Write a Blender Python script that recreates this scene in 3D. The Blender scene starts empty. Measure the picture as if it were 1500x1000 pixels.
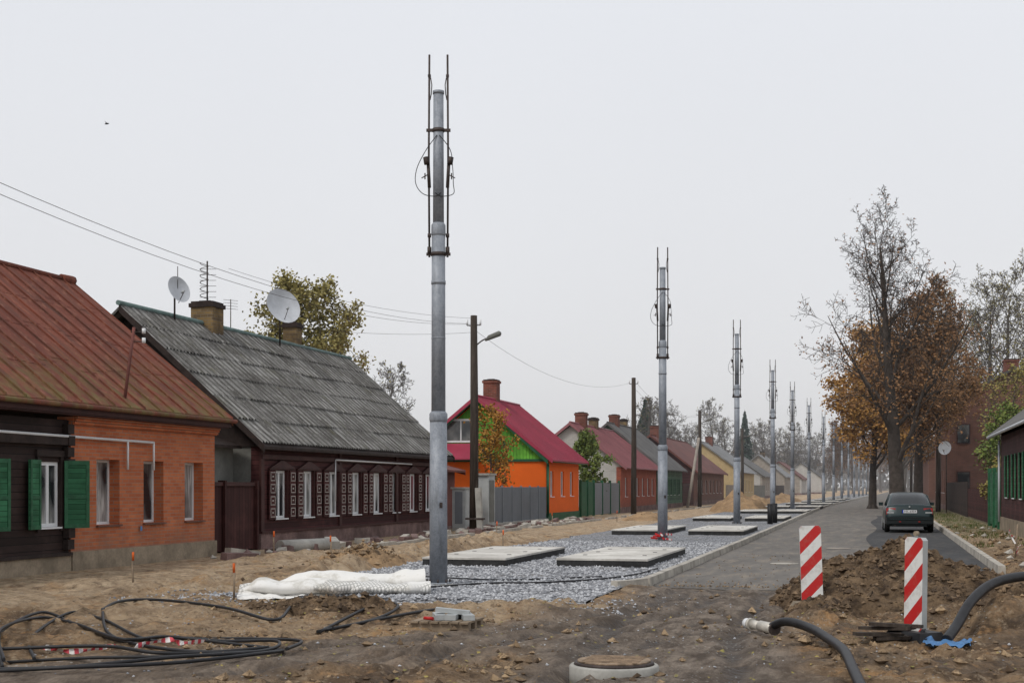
import bpy, math, random
from mathutils import Vector, Matrix, noise, Euler
random.seed(7)
R=random.random
def U(a,b): return a+(b-a)*random.random()
def sm(a,b,t):
    t=(t-a)/(b-a)
    t=0 if t<0 else 1 if t>1 else t
    return t*t*(3-2*t)
def N(x,y,s,o=0.0): return noise.noise(Vector((x*s,y*s,o)))
scene=bpy.context.scene
# ---------------------------------------------------------------- materials
class NT:
    def __init__(s,name):
        s.m=bpy.data.materials.new(name); s.m.use_nodes=True
        s.t=s.m.node_tree; s.b=s.t.nodes['Principled BSDF']
    def n(s,typ,**k):
        nd=s.t.nodes.new(typ)
        for a,b in k.items(): setattr(nd,a,b)
        return nd
    def l(s,a,b): s.t.links.new(a,b)
    def setv(s,inp,v):
        if hasattr(v,'is_linked') or hasattr(v,'links'): s.l(v,inp)
        else: inp.default_value=v
    def co(s,scale=(1,1,1),obj=True):
        tc=s.n('ShaderNodeTexCoord'); mp=s.n('ShaderNodeMapping')
        mp.inputs['Scale'].default_value=scale
        s.l(tc.outputs['Object'],mp.inputs['Vector']); return mp.outputs[0]
    def noise(s,co,scale,detail=4,rough=.6,lo=.35,hi=.65):
        a=s.n('ShaderNodeTexNoise'); a.inputs['Scale'].default_value=scale
        a.inputs['Detail'].default_value=detail; a.inputs['Roughness'].default_value=rough
        s.l(co,a.inputs['Vector'])
        if lo is None: return a.outputs['Fac']
        r=s.n('ShaderNodeMapRange'); r.inputs[1].default_value=lo; r.inputs[2].default_value=hi
        s.l(a.outputs['Fac'],r.inputs[0]); return r.outputs[0]
    def mix(s,f,a,b,mode='MIX'):
        m=s.n('ShaderNodeMix',data_type='RGBA',blend_type=mode)
        s.setv(m.inputs[0],f); 
        for i,v in ((6,a),(7,b)):
            if isinstance(v,tuple): m.inputs[i].default_value=(v[0],v[1],v[2],1)
            else: s.l(v,m.inputs[i])
        return m.outputs[2]
    def math(s,op,a,b=0.0,c=None):
        m=s.n('ShaderNodeMath',operation=op); s.setv(m.inputs[0],a); s.setv(m.inputs[1],b)
        if c is not None: s.setv(m.inputs[2],c)
        return m.outputs[0]
    def bump(s,h,strength=.5,dist=.02,prev=None):
        b=s.n('ShaderNodeBump'); b.inputs['Strength'].default_value=strength; b.inputs['Distance'].default_value=dist
        s.l(h,b.inputs['Height'])
        if prev is not None: s.l(prev,b.inputs['Normal'])
        return b.outputs[0]
    def out(s,col,rough=.8,metal=0,normal=None,spec=.3):
        if isinstance(col,tuple): s.b.inputs['Base Color'].default_value=(*col,1)
        else: s.l(col,s.b.inputs['Base Color'])
        s.setv(s.b.inputs['Roughness'],rough); s.b.inputs['Metallic'].default_value=metal
        s.b.inputs['Specular IOR Level'].default_value=spec
        if normal is not None: s.l(normal,s.b.inputs['Normal'])
        return s.m
    def xyz(s):
        tc=s.n('ShaderNodeTexCoord'); sp=s.n('ShaderNodeSeparateXYZ'); s.l(tc.outputs['Object'],sp.inputs[0]); return sp.outputs
def mul(c,k): return tuple(min(1,x*k) for x in c)
def M(name,col,rough=.8,metal=0,var=.25,scale=2.5,bump=.3,bs=25,bd=.01,col2=None,spec=.3,stretch=(1,1,1)):
    t=NT(name); co=t.co(stretch)
    f=t.noise(co,scale); c=t.mix(f,mul(col,1-var),col2 if col2 else mul(col,1+var))
    f2=t.noise(co,scale*9,3); c=t.mix(t.math('MULTIPLY',f2,.35),c,mul(col,1-1.6*var if var<.6 else .1))
    nn=t.bump(t.noise(co,bs,5,.6,None),bump,bd) if bump>0 else None
    return t.out(c,rough,metal,nn,spec)
def M_brick(name,c1,c2,mort,bw=.26,bh=.075,dirt=.3):
    t=NT(name); x,y,z=t.xyz()
    cb=t.n('ShaderNodeCombineXYZ'); t.l(t.math('ADD',x,y),cb.inputs[0]); t.l(z,cb.inputs[1])
    b=t.n('ShaderNodeTexBrick'); t.l(cb.outputs[0],b.inputs['Vector'])
    b.inputs['Scale'].default_value=1; b.inputs['Brick Width'].default_value=bw; b.inputs['Row Height'].default_value=bh
    b.inputs['Mortar Size'].default_value=.007; b.inputs['Bias'].default_value=-.2
    b.inputs['Color1'].default_value=(*c1,1); b.inputs['Color2'].default_value=(*c2,1); b.inputs['Mortar'].default_value=(*mort,1)
    co=t.co(); f=t.noise(co,1.3,5); c=t.mix(t.math('MULTIPLY',f,dirt),b.outputs['Color'],mul(c2,.5))
    zf=t.n('ShaderNodeMapRange'); t.l(z,zf.inputs[0]); zf.inputs[1].default_value=1.0; zf.inputs[2].default_value=.2
    c=t.mix(t.math('MULTIPLY',zf.outputs[0],t.noise(co,3,4,.6,.3,.8)),c,mul(mort,.6))
    inv=t.math('SUBTRACT',1,b.outputs['Fac'])
    nn=t.bump(inv,.5,.006); nn=t.bump(t.noise(co,60,3,.6,None),.2,.005,nn)
    return t.out(c,.85,0,nn,.2)
def M_planks(name,col,pitch=.14,vert=False,var=.3):
    t=NT(name); x,y,z=t.xyz(); c0=t.math('ADD',x,y) if vert else z
    q=t.math('DIVIDE',c0,pitch); fr=t.math('FRACT',q); fl=t.math('FLOOR',q)
    wn=t.n('ShaderNodeTexWhiteNoise',noise_dimensions='1D'); t.l(fl,wn.inputs['W'])
    gap=t.math('LESS_THAN',fr,.09)
    co=t.co((6,6,.8) if vert else (1,1,9)); f=t.noise(co,2.2,5)
    c=t.mix(wn.outputs[0],mul(col,1-var),mul(col,1+var)); c=t.mix(t.math('MULTIPLY',f,.5),c,mul(col,.45))
    c=t.mix(t.noise(t.co(),1.1,4,.6,.5,.8),c,mul(col,1.9))
    c=t.mix(gap,c,mul(col,.2))
    h=t.math('MULTIPLY',fr,1.0); nn=t.bump(h,.6,.02); nn=t.bump(t.noise(co,10,4,.6,None),.3,.006,nn)
    return t.out(c,.75,0,nn,.25)
def M_glass(name,cur=(.5,.5,.48),amt=.5):
    t=NT(name); co=t.co((1,5,.6)); f=t.noise(co,3,3,.5,.4,.6); 
    f2=t.noise(t.co(),.9,2,.5,.4,.6)
    c=t.mix(t.math('MULTIPLY',f2,amt),(.02,.022,.025),t.mix(f,mul(cur,.45),cur))
    return t.out(c,.08,0,None,.6)
def M_leaf(name,c1,c2):
    t=NT(name); g=t.n('ShaderNodeNewGeometry')
    f=t.noise(t.co(),1.3,2); c=t.mix(g.outputs['Random Per Island'],c1,c2); c=t.mix(t.math('MULTIPLY',f,.5),c,mul(c1,.5))
    return t.out(c,.7,0,None,.2)

m_brick=M_brick('orange_brick',(.54,.17,.072),(.40,.105,.046),(.34,.23,.17))
m_brickd=M_brick('dark_brick',(.20,.085,.06),(.14,.065,.05),(.17,.14,.12))
m_brickr=M_brick('red_brick',(.36,.085,.045),(.27,.06,.04),(.25,.15,.12))
m_chim=M_brick('chimney_brick',(.26,.17,.07),(.10,.07,.045),(.2,.17,.13),.24,.085,.8)
m_chimr=M_brick('chimney_brick_red',(.23,.07,.045),(.13,.05,.035),(.2,.15,.13),.24,.085,.6)
m_wood=M_planks('dark_wood_planks',(.032,.020,.018))
m_wood2=M_planks('brown_painted_planks',(.062,.021,.021),.13)
m_beam=M('dark_beam',(.033,.022,.019),.8,0,.4,4,.4,30)
m_trim=M('brown_trim',(.055,.02,.018),.6,0,.25)
m_white=M('white_paint',(.72,.73,.74),.5,0,.06,3,.05)
m_cream=M('cream_ornament',(.42,.38,.35),.6,0,.1)
m_green=M_planks('green_shutter_paint',(.035,.14,.07),.1,False,.2)
m_greenf=M('green_frame_paint',(.028,.12,.058),.55,0,.3,6)
m_conc=M('concrete',(.36,.35,.32),.9,0,.2,3,.5,60,.01)
m_slabtop=M('slab_concrete',(.56,.53,.48),.95,0,.25,1.3,.5,80,.01,col2=(.70,.68,.63))
m_slabside=M('slab_side_black',(.035,.035,.035),.8,0,.4,5)  # near-black, for slab sides and the small pads on top
m_plinth=M('plinth_cement',(.27,.22,.16),.95,0,.3,2,.5,30,.015)
m_plinth2=M('plinth_pinkish',(.19,.125,.115),.95,0,.4,2,.6,25,.02)
m_cement=M('cement_wall',(.17,.17,.155),.95,0,.2,2)
m_gate=M_planks('brownred_gate',(.06,.022,.02),.17,True,.15)
m_glass=M_glass('window_curtain',(.62,.62,.6),.9)
m_glassd=M_glass('window_dark',(.35,.35,.33),.45)
m_glassr=M_glass('window_red_curtain',(.3,.02,.04),.9)
def mk_pole():
    t=NT('galvanised_steel'); co=t.co((1,1,.5)); c=t.mix(t.noise(co,6,6,.75,.38,.62),(.17,.19,.22),(.28,.305,.345))
    v=t.n('ShaderNodeTexVoronoi'); v.inputs['Scale'].default_value=45; t.l(t.co(),v.inputs['Vector'])
    sp=t.n('ShaderNodeSeparateColor'); t.l(v.outputs['Color'],sp.inputs[0]); c=t.mix(t.math('MULTIPLY',sp.outputs[0],.35),c,(.37,.39,.42))
    c=t.mix(t.math('MULTIPLY',t.noise(t.co((1,1,.15)),9,4,.6,.55,.75),.6),c,(.12,.125,.13))
    return t.out(c,.55,.15,None,.4)
m_pole=mk_pole()
m_rod=M('dark_rusty_steel',(.07,.055,.05),.6,.4,.35,12)
m_black=M('black_rubber',(.018,.018,.02),.5,0,.3,8,.2,60,.004)
m_poleW=M('old_timber_pole',(.06,.047,.038),.9,0,.4,3,.6,20,.02,stretch=(4,4,.4))
m_sand=M('sand_heap',(.32,.21,.115),.95,0,.3,1.5,.8,12,.05)
m_dirt=M('dirt_heap',(.09,.058,.036),.98,0,.5,3.2,1,12,.08,col2=(.23,.155,.09))
m_orange=M('orange_render',(.74,.125,.012),.8,0,.06,.8,.15,40)
m_greeng=M_planks('green_cladding',(.10,.30,.035),.16,True,.08)
m_greent=M('green_trim',(.02,.10,.05),.5)
m_mag=M('magenta_sheet',(.32,.03,.065),.5,.05,.15,.7,.05,5,.01,spec=.5)
m_magb=M('faded_pink_sheet',(.28,.11,.12),.6,.1,.15,.7,.05,spec=.4)
m_roofg=M('dark_grey_roof',(.12,.115,.11),.85,0,.3,1)
m_roofg2=M('grey_roof',(.22,.22,.22),.85,0,.25,1)
m_roofr=M('dark_red_roof',(.15,.055,.045),.8,0,.3,1)
m_whiteb=M_brick('white_brick',(.55,.53,.5),(.45,.43,.41),(.4,.38,.36))
m_yel=M('yellow_render',(.48,.36,.19),.85,0,.12)
m_tan=M('tan_render_hazed',(.32,.28,.24),.85,0,.2)  # tan desaturated so the far houses carry haze in their colour
m_gw=M_planks('green_wall_planks',(.07,.14,.09),.15)
m_fence=M('grey_fence_sheet',(.19,.205,.225),.55,.1,.1,1,.05)
m_silver=M('silver_paint',(.42,.44,.44),.5,.2,.12)
m_dish=M('dish_grey',(.50,.52,.55),.5,0,.12)
m_red=M('red_paint',(.5,.02,.02),.5,0,.2)
m_tyre=M('tyre',(.015,.015,.015),.8)
m_bark=M('bark',(.062,.05,.042),.95,0,.35,3,.5,15,.02)
m_barkl=M('bark_hazed',(.13,.115,.105),.95,0,.25,3,0)  # lighter, greyer bark for far trees: distance haze put into the colour
m_barkm=M('bark_mid',(.10,.085,.072),.95,0,.3,3,0)
m_blue=M('blue_tarp',(.08,.2,.40),.5,0,.2,9,.6,20,.02)
def mk_rust():
    t=NT('rusty_red_sheet'); x,y,z=t.xyz(); co=t.co((1,1,.25)); 
    q=t.math('FLOOR',t.math('DIVIDE',t.math('SUBTRACT',y,.19),.62)); wn=t.n('ShaderNodeTexWhiteNoise',noise_dimensions='1D'); t.l(q,wn.inputs['W'])
    c=t.mix(wn.outputs[0],(.145,.045,.030),(.225,.072,.045))
    c=t.mix(t.math('MULTIPLY',t.noise(t.co((.35,2.2,.35)),1.9,6,.75,.45,.65),.85),c,(.085,.044,.034))
    c=t.mix(t.math('MULTIPLY',t.noise(co,5,5,.7,.54,.70),.7),c,(.31,.14,.09))
    zr=t.n('ShaderNodeMapRange'); t.l(z,zr.inputs[0]); zr.inputs[1].default_value=4.7; zr.inputs[2].default_value=3.2
    c=t.mix(t.math('MULTIPLY',zr.outputs[0],t.noise(co,3,4,.6,.42,.65)),c,(.15,.12,.045))
    return t.out(c,.8,0,t.bump(t.noise(t.co(),3,4,.6,None),.35,.05),.15)
m_rust=mk_rust()
def mk_asb():
    t=NT('weathered_asbestos_sheet'); x,y,z=t.xyz()
    cb=t.n('ShaderNodeCombineXYZ'); t.l(t.math('FLOOR',t.math('DIVIDE',y,1.1)),cb.inputs[0]); t.l(t.math('FLOOR',t.math('DIVIDE',z,.62)),cb.inputs[1])
    wn=t.n('ShaderNodeTexWhiteNoise',noise_dimensions='2D'); t.l(cb.outputs[0],wn.inputs['Vector'])
    c=t.mix(wn.outputs[0],(.155,.15,.142),(.28,.275,.262))
    st=t.co((.35,2.6,.35))
    c=t.mix(t.math('MULTIPLY',t.noise(st,2.6,6,.75,.45,.60),.85),c,(.065,.06,.053))
    c=t.mix(t.math('MULTIPLY',t.noise(st,6,5,.75,.54,.68),.8),c,(.45,.44,.42))
    c=t.mix(t.math('MULTIPLY',t.noise(t.co(),24,4,.7,.56,.7),.5),c,(.46,.45,.42))
    c=t.mix(t.math('MULTIPLY',t.noise(t.co(),1.3,5,.7,.56,.72),.6),c,(.095,.09,.042))
    gr=t.math('LESS_THAN',t.math('FRACT',t.math('DIVIDE',y,.38)),.3)
    c=t.mix(t.math('MULTIPLY',gr,.6),c,(.05,.047,.042))
    return t.out(c,.95,0,t.bump(t.noise(t.co(),30,4,.6,None),.5,.015),.1)
m_asb=mk_asb()
def mk_ground():
    t=NT('construction_soil'); co=t.co()
    def at(n):
        a=t.n('ShaderNodeAttribute',attribute_name=n); return a.outputs['Fac']
    base=t.mix(t.noise(co,.8,6,.65,.40,.60),(.17,.112,.068),(.44,.30,.175))
    base=t.mix(t.math('MULTIPLY',t.noise(co,3.5,7,.75,.48,.61),.85),base,(.080,.052,.032))
    base=t.mix(t.math('MULTIPLY',t.noise(co,1.9,6,.75,.54,.64),.8),base,(.54,.31,.14))
    base=t.mix(t.math('MULTIPLY',t.noise(co,9,5,.75,.54,.66),.75),base,(.50,.39,.27))
    sf=t.math('MULTIPLY',at('sand'),t.noise(co,1.6,6,.75,.30,.48))
    sandc=t.mix(t.noise(co,3,7,.75,.38,.62),(.36,.255,.16),(.64,.49,.33))
    sandc=t.mix(t.math('MULTIPLY',t.noise(co,1.3,5,.7,.54,.66),.75),sandc,(.50,.30,.145))
    sandc=t.mix(t.math('MULTIPLY',t.noise(co,7,6,.75,.51,.64),.7),sandc,(.15,.10,.062))
    c=t.mix(sf,base,sandc)
    mudc=t.mix(t.noise(t.co((1.8,.5,1)),2.5,7,.75,.40,.60),(.135,.105,.082),(.36,.295,.235))
    mudc=t.mix(t.math('MULTIPLY',t.noise(co,1.1,5,.7,.5,.62),.6),mudc,(.11,.083,.062))
    c=t.mix(at('mud'),c,mudc)
    wet=t.math('MULTIPLY',at('rut'),t.noise(co,1.5,5,.7,.36,.52))
    c=t.mix(t.math('MULTIPLY',wet,.85),c,(.07,.053,.041))
    c=t.mix(t.math('MULTIPLY',at('grass'),t.noise(co,3,5,.7,.4,.55)),c,(.06,.085,.025))
    v=t.n('ShaderNodeTexVoronoi'); v.inputs['Scale'].default_value=16; t.l(co,v.inputs['Vector'])
    pb=t.math('LESS_THAN',v.outputs['Distance'],.2)
    pb=t.math('MULTIPLY',pb,t.noise(co,.8,3,.6,.5,.56))
    c=t.mix(t.math('MULTIPLY',pb,.7),c,(.48,.46,.42))
    n1=t.bump(t.noise(co,3.5,8,.75,None),1,.14)
    n2=t.bump(t.noise(co,20,6,.75,None),1,.035,n1)
    x,y,z=t.xyz(); tr=t.math('SINE',t.math('MULTIPLY',t.math('ADD',y,t.math('MULTIPLY',x,.6)),62))
    n3=t.bump(t.math('MULTIPLY',tr,at('rut')),.7,.018,n2)
    rg=t.math('SUBTRACT',.95,t.math('MULTIPLY',wet,.5))
    return t.out(c,rg,0,n3,.25)
m_ground=mk_ground()
def mk_gravel():
    t=NT('crushed_granite'); co=t.co()
    v=t.n('ShaderNodeTexVoronoi'); v.inputs['Scale'].default_value=17; t.l(co,v.inputs['Vector'])
    sp=t.n('ShaderNodeSeparateColor'); t.l(v.outputs['Color'],sp.inputs[0])
    c=t.mix(sp.outputs[0],(.14,.145,.16),(.48,.49,.51))
    c=t.mix(t.math('MULTIPLY',t.noise(co,.7,4,.6,.52,.75),.7),c,(.30,.25,.19))
    d=t.n('ShaderNodeMapRange'); t.l(v.outputs['Distance'],d.inputs[0]); d.inputs[1].default_value=.35; d.inputs[2].default_value=.75
    c=t.mix(t.math('MULTIPLY',d.outputs[0],.8),c,(.05,.05,.055))
    return t.out(c,.85,0,t.bump(t.math('SUBTRACT',1,v.outputs['Distance']),1,.04),.25)
m_gravel=mk_gravel()
def mk_stone():
    t=NT('granite_stones'); g=t.n('ShaderNodeNewGeometry')
    c=t.mix(g.outputs['Random Per Island'],(.16,.165,.18),(.54,.55,.57)); return t.out(c,.85)
m_stone=mk_stone()
def mk_clod(name,a,b):
    t=NT(name); g=t.n('ShaderNodeNewGeometry')
    c=t.mix(g.outputs['Random Per Island'],a,b); c=t.mix(t.noise(t.co(),20,4,.7,.45,.65),c,mul(a,.8)); return t.out(c,.95,0,t.bump(t.noise(t.co(),40,4,.6,None),.7,.02))
m_clod=mk_clod('soil_clods',(.09,.06,.038),(.42,.30,.18))
m_clodd=mk_clod('dark_clods',(.06,.04,.025),(.24,.165,.10))
def mk_asph(name,c1,c2,dust):
    t=NT(name); co=t.co((1,.2,1)); c=t.mix(t.noise(co,1.2,6,.7,.35,.65),c1,c2)
    c=t.mix(t.math('MULTIPLY',t.noise(co,2.7,6,.75,.49,.66),.7),c,dust)
    c=t.mix(t.math('MULTIPLY',t.noise(t.co((1,.3,1)),1.7,6,.75,.52,.66),.6),c,mul(c1,.65))
    c=t.mix(t.math('MULTIPLY',t.noise(t.co(),70,2,.5,.5,.6),.3),c,mul(c1,.5))
    return t.out(c,.85,0,t.bump(t.noise(t.co(),90,3,.6,None),.4,.006),.3)
m_asph=mk_asph('dusty_asphalt',(.115,.106,.096),(.175,.16,.142),(.27,.225,.175))
m_asphn=mk_asph('new_asphalt',(.038,.038,.041),(.062,.062,.062),(.10,.09,.08))
m_kerb=M('kerb_concrete',(.42,.39,.34),.9,0,.28,2,.4,60)
def mk_stripe():
    t=NT('barrier_stripes'); x,y,z=t.xyz()
    q=t.math('FRACT',t.math('DIVIDE',t.math('ADD',z,t.math('MULTIPLY',x,-1.0)),.34))
    c=t.mix(t.math('LESS_THAN',t.math('ABSOLUTE',t.math('SUBTRACT',q,.5)),.25),(.72,.72,.7),(.5,.02,.02))
    c=t.mix(t.math('MULTIPLY',t.noise(t.co(),6,5,.7,.5,.8),.6),c,(.25,.2,.15))
    return t.out(c,.45,0,None,.4)
m_stripe=mk_stripe()
def mk_tape():
    t=NT('warning_tape'); x,y,z=t.xyz()
    q=t.math('FRACT',t.math('DIVIDE',t.math('ADD',x,y),.12))
    c=t.mix(t.math('LESS_THAN',q,.5),(.62,.6,.58),(.5,.06,.08)); return t.out(c,.5)
m_tape=mk_tape()
def mk_geo():
    t=NT('geotextile'); co=t.co()
    c=t.mix(t.noise(co,2.2,5,.7,.5,.62),(.74,.73,.70),(.54,.52,.47))
    x,y,z=t.xyz()
    g1=t.math('LESS_THAN',t.math('FRACT',t.math('MULTIPLY',t.math('ADD',x,y),14)),.35)
    g2=t.math('LESS_THAN',t.math('FRACT',t.math('MULTIPLY',t.math('SUBTRACT',x,y),14)),.35)
    g=t.math('MAXIMUM',g1,g2); msk=t.noise(co,.9,2,.5,.47,.5)
    c=t.mix(t.math('MULTIPLY',t.math('MULTIPLY',g,msk),.6),c,(.2,.2,.19))
    return t.out(c,.7,0,t.bump(t.noise(co,7,4,.6,None),.35,.03),.3)
m_geo=mk_geo()
lf_gold=M_leaf('leaves_gold',(.48,.27,.07),(.34,.16,.045))
lf_brown=M_leaf('leaves_brown',(.22,.115,.055),(.34,.18,.075))
lf_yg=M_leaf('leaves_yellowgreen',(.24,.22,.06),(.36,.28,.09))
lf_green=M_leaf('leaves_green',(.09,.14,.035),(.20,.23,.05))
lf_or=M_leaf('leaves_orange',(.42,.19,.035),(.28,.16,.035))
lf_ybr=M_leaf('leaves_yellowbrown',(.34,.29,.10),(.22,.19,.07))
lf_con=M_leaf('needles',(.025,.05,.035),(.04,.07,.05))
lf_grass=M_leaf('grass_blades',(.06,.10,.02),(.16,.15,.05))
lf_far=M_leaf('far_foliage_hazed',(.17,.15,.135),(.23,.20,.17))  # pale grey leaves, aerial haze painted into the base colour

# ---------------------------------------------------------------- mesh builder
class MB:
    def __init__(s): s.v=[];s.f=[];s.mi=[];s.sm=[];s.mats=[]
    def idx(s,m):
        if m not in s.mats: s.mats.append(m)
        return s.mats.index(m)
    def face(s,pts,m,smooth=False):
        b=len(s.v); s.v.extend([tuple(p) for p in pts]); s.f.append(tuple(range(b,b+len(pts)))); s.mi.append(s.idx(m)); s.sm.append(smooth)
    def hexa(s,p,m):
        b=len(s.v); s.v.extend([tuple(q) for q in p]); i=s.idx(m)
        for f in ((3,2,1,0),(4,5,6,7),(0,1,5,4),(1,2,6,5),(2,3,7,6),(3,0,4,7)):
            s.f.append(tuple(b+k for k in f)); s.mi.append(i); s.sm.append(False)
    def box(s,x0,x1,y0,y1,z0,z1,m):
        if x0>x1:x0,x1=x1,x0
        if y0>y1:y0,y1=y1,y0
        if z0>z1:z0,z1=z1,z0
        s.hexa([(x0,y0,z0),(x1,y0,z0),(x1,y1,z0),(x0,y1,z0),(x0,y0,z1),(x1,y0,z1),(x1,y1,z1),(x0,y1,z1)],m)
    def obox(s,c,size,m,rot=(0,0,0)):
        Rm=Euler(rot).to_matrix(); c=Vector(c); a,b,d=size[0]/2,size[1]/2,size[2]/2
        s.hexa([c+Rm@Vector(q) for q in ((-a,-b,-d),(a,-b,-d),(a,b,-d),(-a,b,-d),(-a,-b,d),(a,-b,d),(a,b,d),(-a,b,d))],m)
    def slab(s,p,th,m):
        s.hexa([(q[0],q[1],q[2]-th) for q in p]+[tuple(q) for q in p],m)
    def tube(s,pts,rad,n,m,caps=True,smooth=True):
        pts=[Vector(p) for p in pts]; i=s.idx(m)
        if not hasattr(rad,'__len__'): rad=[rad]*len(pts)
        b0=len(s.v); ref=None
        for k,p in enumerate(pts):
            d=(pts[min(k+1,len(pts)-1)]-pts[max(k-1,0)])
            if d.length<1e-9: d=Vector((0,0,1))
            d.normalize()
            if ref is None:
                ref=d.orthogonal().normalized()
            else:
                ref=(ref-d*ref.dot(d)); ref=ref.normalized() if ref.length>1e-6 else d.orthogonal().normalized()
            bi=d.cross(ref)
            for j in range(n):
                a=2*math.pi*j/n; q=p+(ref*math.cos(a)+bi*math.sin(a))*rad[k]; s.v.append((q.x,q.y,q.z))
        for k in range(len(pts)-1):
            for j in range(n):
                a=b0+k*n+j; b=b0+k*n+(j+1)%n
                s.f.append((a,b,b+n,a+n)); s.mi.append(i); s.sm.append(smooth)
        if caps:
            s.f.append(tuple(b0+j for j in reversed(range(n)))); s.mi.append(i); s.sm.append(False)
            e=b0+(len(pts)-1)*n
            s.f.append(tuple(e+j for j in range(n))); s.mi.append(i); s.sm.append(False)
    def grid(s,f,nu,nv,m):
        b=len(s.v); i=s.idx(m)
        for j in range(nv+1):
            for k in range(nu+1): s.v.append(tuple(f(k/nu,j/nv)))
        for j in range(nv):
            for k in range(nu):
                a=b+j*(nu+1)+k; s.f.append((a,a+1,a+nu+2,a+nu+1)); s.mi.append(i); s.sm.append(True)
    def mesh(s,name):
        me=bpy.data.meshes.new(name); me.from_pydata(s.v,[],s.f)
        for m in s.mats: me.materials.append(m)
        me.polygons.foreach_set('material_index',s.mi); me.polygons.foreach_set('use_smooth',s.sm); me.update()
        return me
    def build(s,name,parent=None,loc=None):
        o=bpy.data.objects.new(name,s.mesh(name)); scene.collection.objects.link(o)
        if parent is not None:
            o.parent=parent; o.matrix_parent_inverse=Matrix.Translation(-Vector(parent.location))
        if loc is not None: o.location=loc
        return o
def empty(name,loc):
    e=bpy.data.objects.new(name,None); e.location=loc; e.empty_display_size=.2; scene.collection.objects.link(e); return e
def spline(P,n=8):
    P=[Vector(p) for p in P]; out=[]
    for i in range(len(P)-1):
        a=P[max(i-1,0)];b=P[i];c=P[i+1];d=P[min(i+2,len(P)-1)]
        for k in range(n):
            t=k/n
            out.append(.5*((2*b)+(c-a)*t+(2*a-5*b+4*c-d)*t*t+(3*b-a-3*c+d)*t**3))
    out.append(P[-1]); return out

# ---------------------------------------------------------------- ground
def D(y): return max(0,y-120)*.02
bumps=[(-6.9,17.2,1.2,.55,.13),(-9.0,16.2,1.3,.7,.12),(-9.9,26.5,.8,2.2,.30),(-5.0,17.6,1.2,.5,.10),(-10.6,21.5,1.5,1.0,.10),
 (1.6,16.8,.65,.9,.34),(2.4,20.5,.8,1.8,.30),(1.0,18.6,.6,.8,.15),(-.6,17.6,.5,.6,.12),(.4,14.0,.7,.6,.08),(-4.3,18.3,.6,.9,.1),(-7.6,18.2,1.2,.4,.06),
 (-10.5,33,.6,3,.25),(-11.0,40,.8,4,.22),(-13.2,30,.5,3,.12),(-8.3,13.3,1.2,.5,.10),(-4.0,13.4,.9,.5,.09),(3.2,27,.8,4,.15),(-5.2,12.0,.8,.3,.07),(-12.5,20.5,1.0,.4,.10)]
pathA=[(-2.5,24.5),(-2.4,20),(-2.3,16),(-1.9,12),(-1.5,8)]
pathB=[(-2.2,24),(-2.2,20.5),(-2.8,17.5),(-4.2,14.5),(-6.5,11.5),(-9,9)]
pathC=[(-1.9,24),(-1.7,21),(-1.9,18),(-3.0,15.5),(-3.4,12),(-3.3,8)]
def dpath(P,x,y):
    best=9;sg=1
    for (ax,ay),(bx,by) in zip(P[:-1],P[1:]):
        dx,dy=bx-ax,by-ay; t=((x-ax)*dx+(y-ay)*dy)/(dx*dx+dy*dy); t=0 if t<0 else 1 if t>1 else t
        ex,ey=x-ax-dx*t,y-ay-dy*t; q=math.hypot(ex,ey)
        if q<best: best=q
    return best
sp2=lambda P:[(p.x,p.y) for p in spline([(a,b,0) for a,b in P],3)]
pA=sp2(pathA); pB=sp2(pathB); pC=sp2(pathC)
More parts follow.
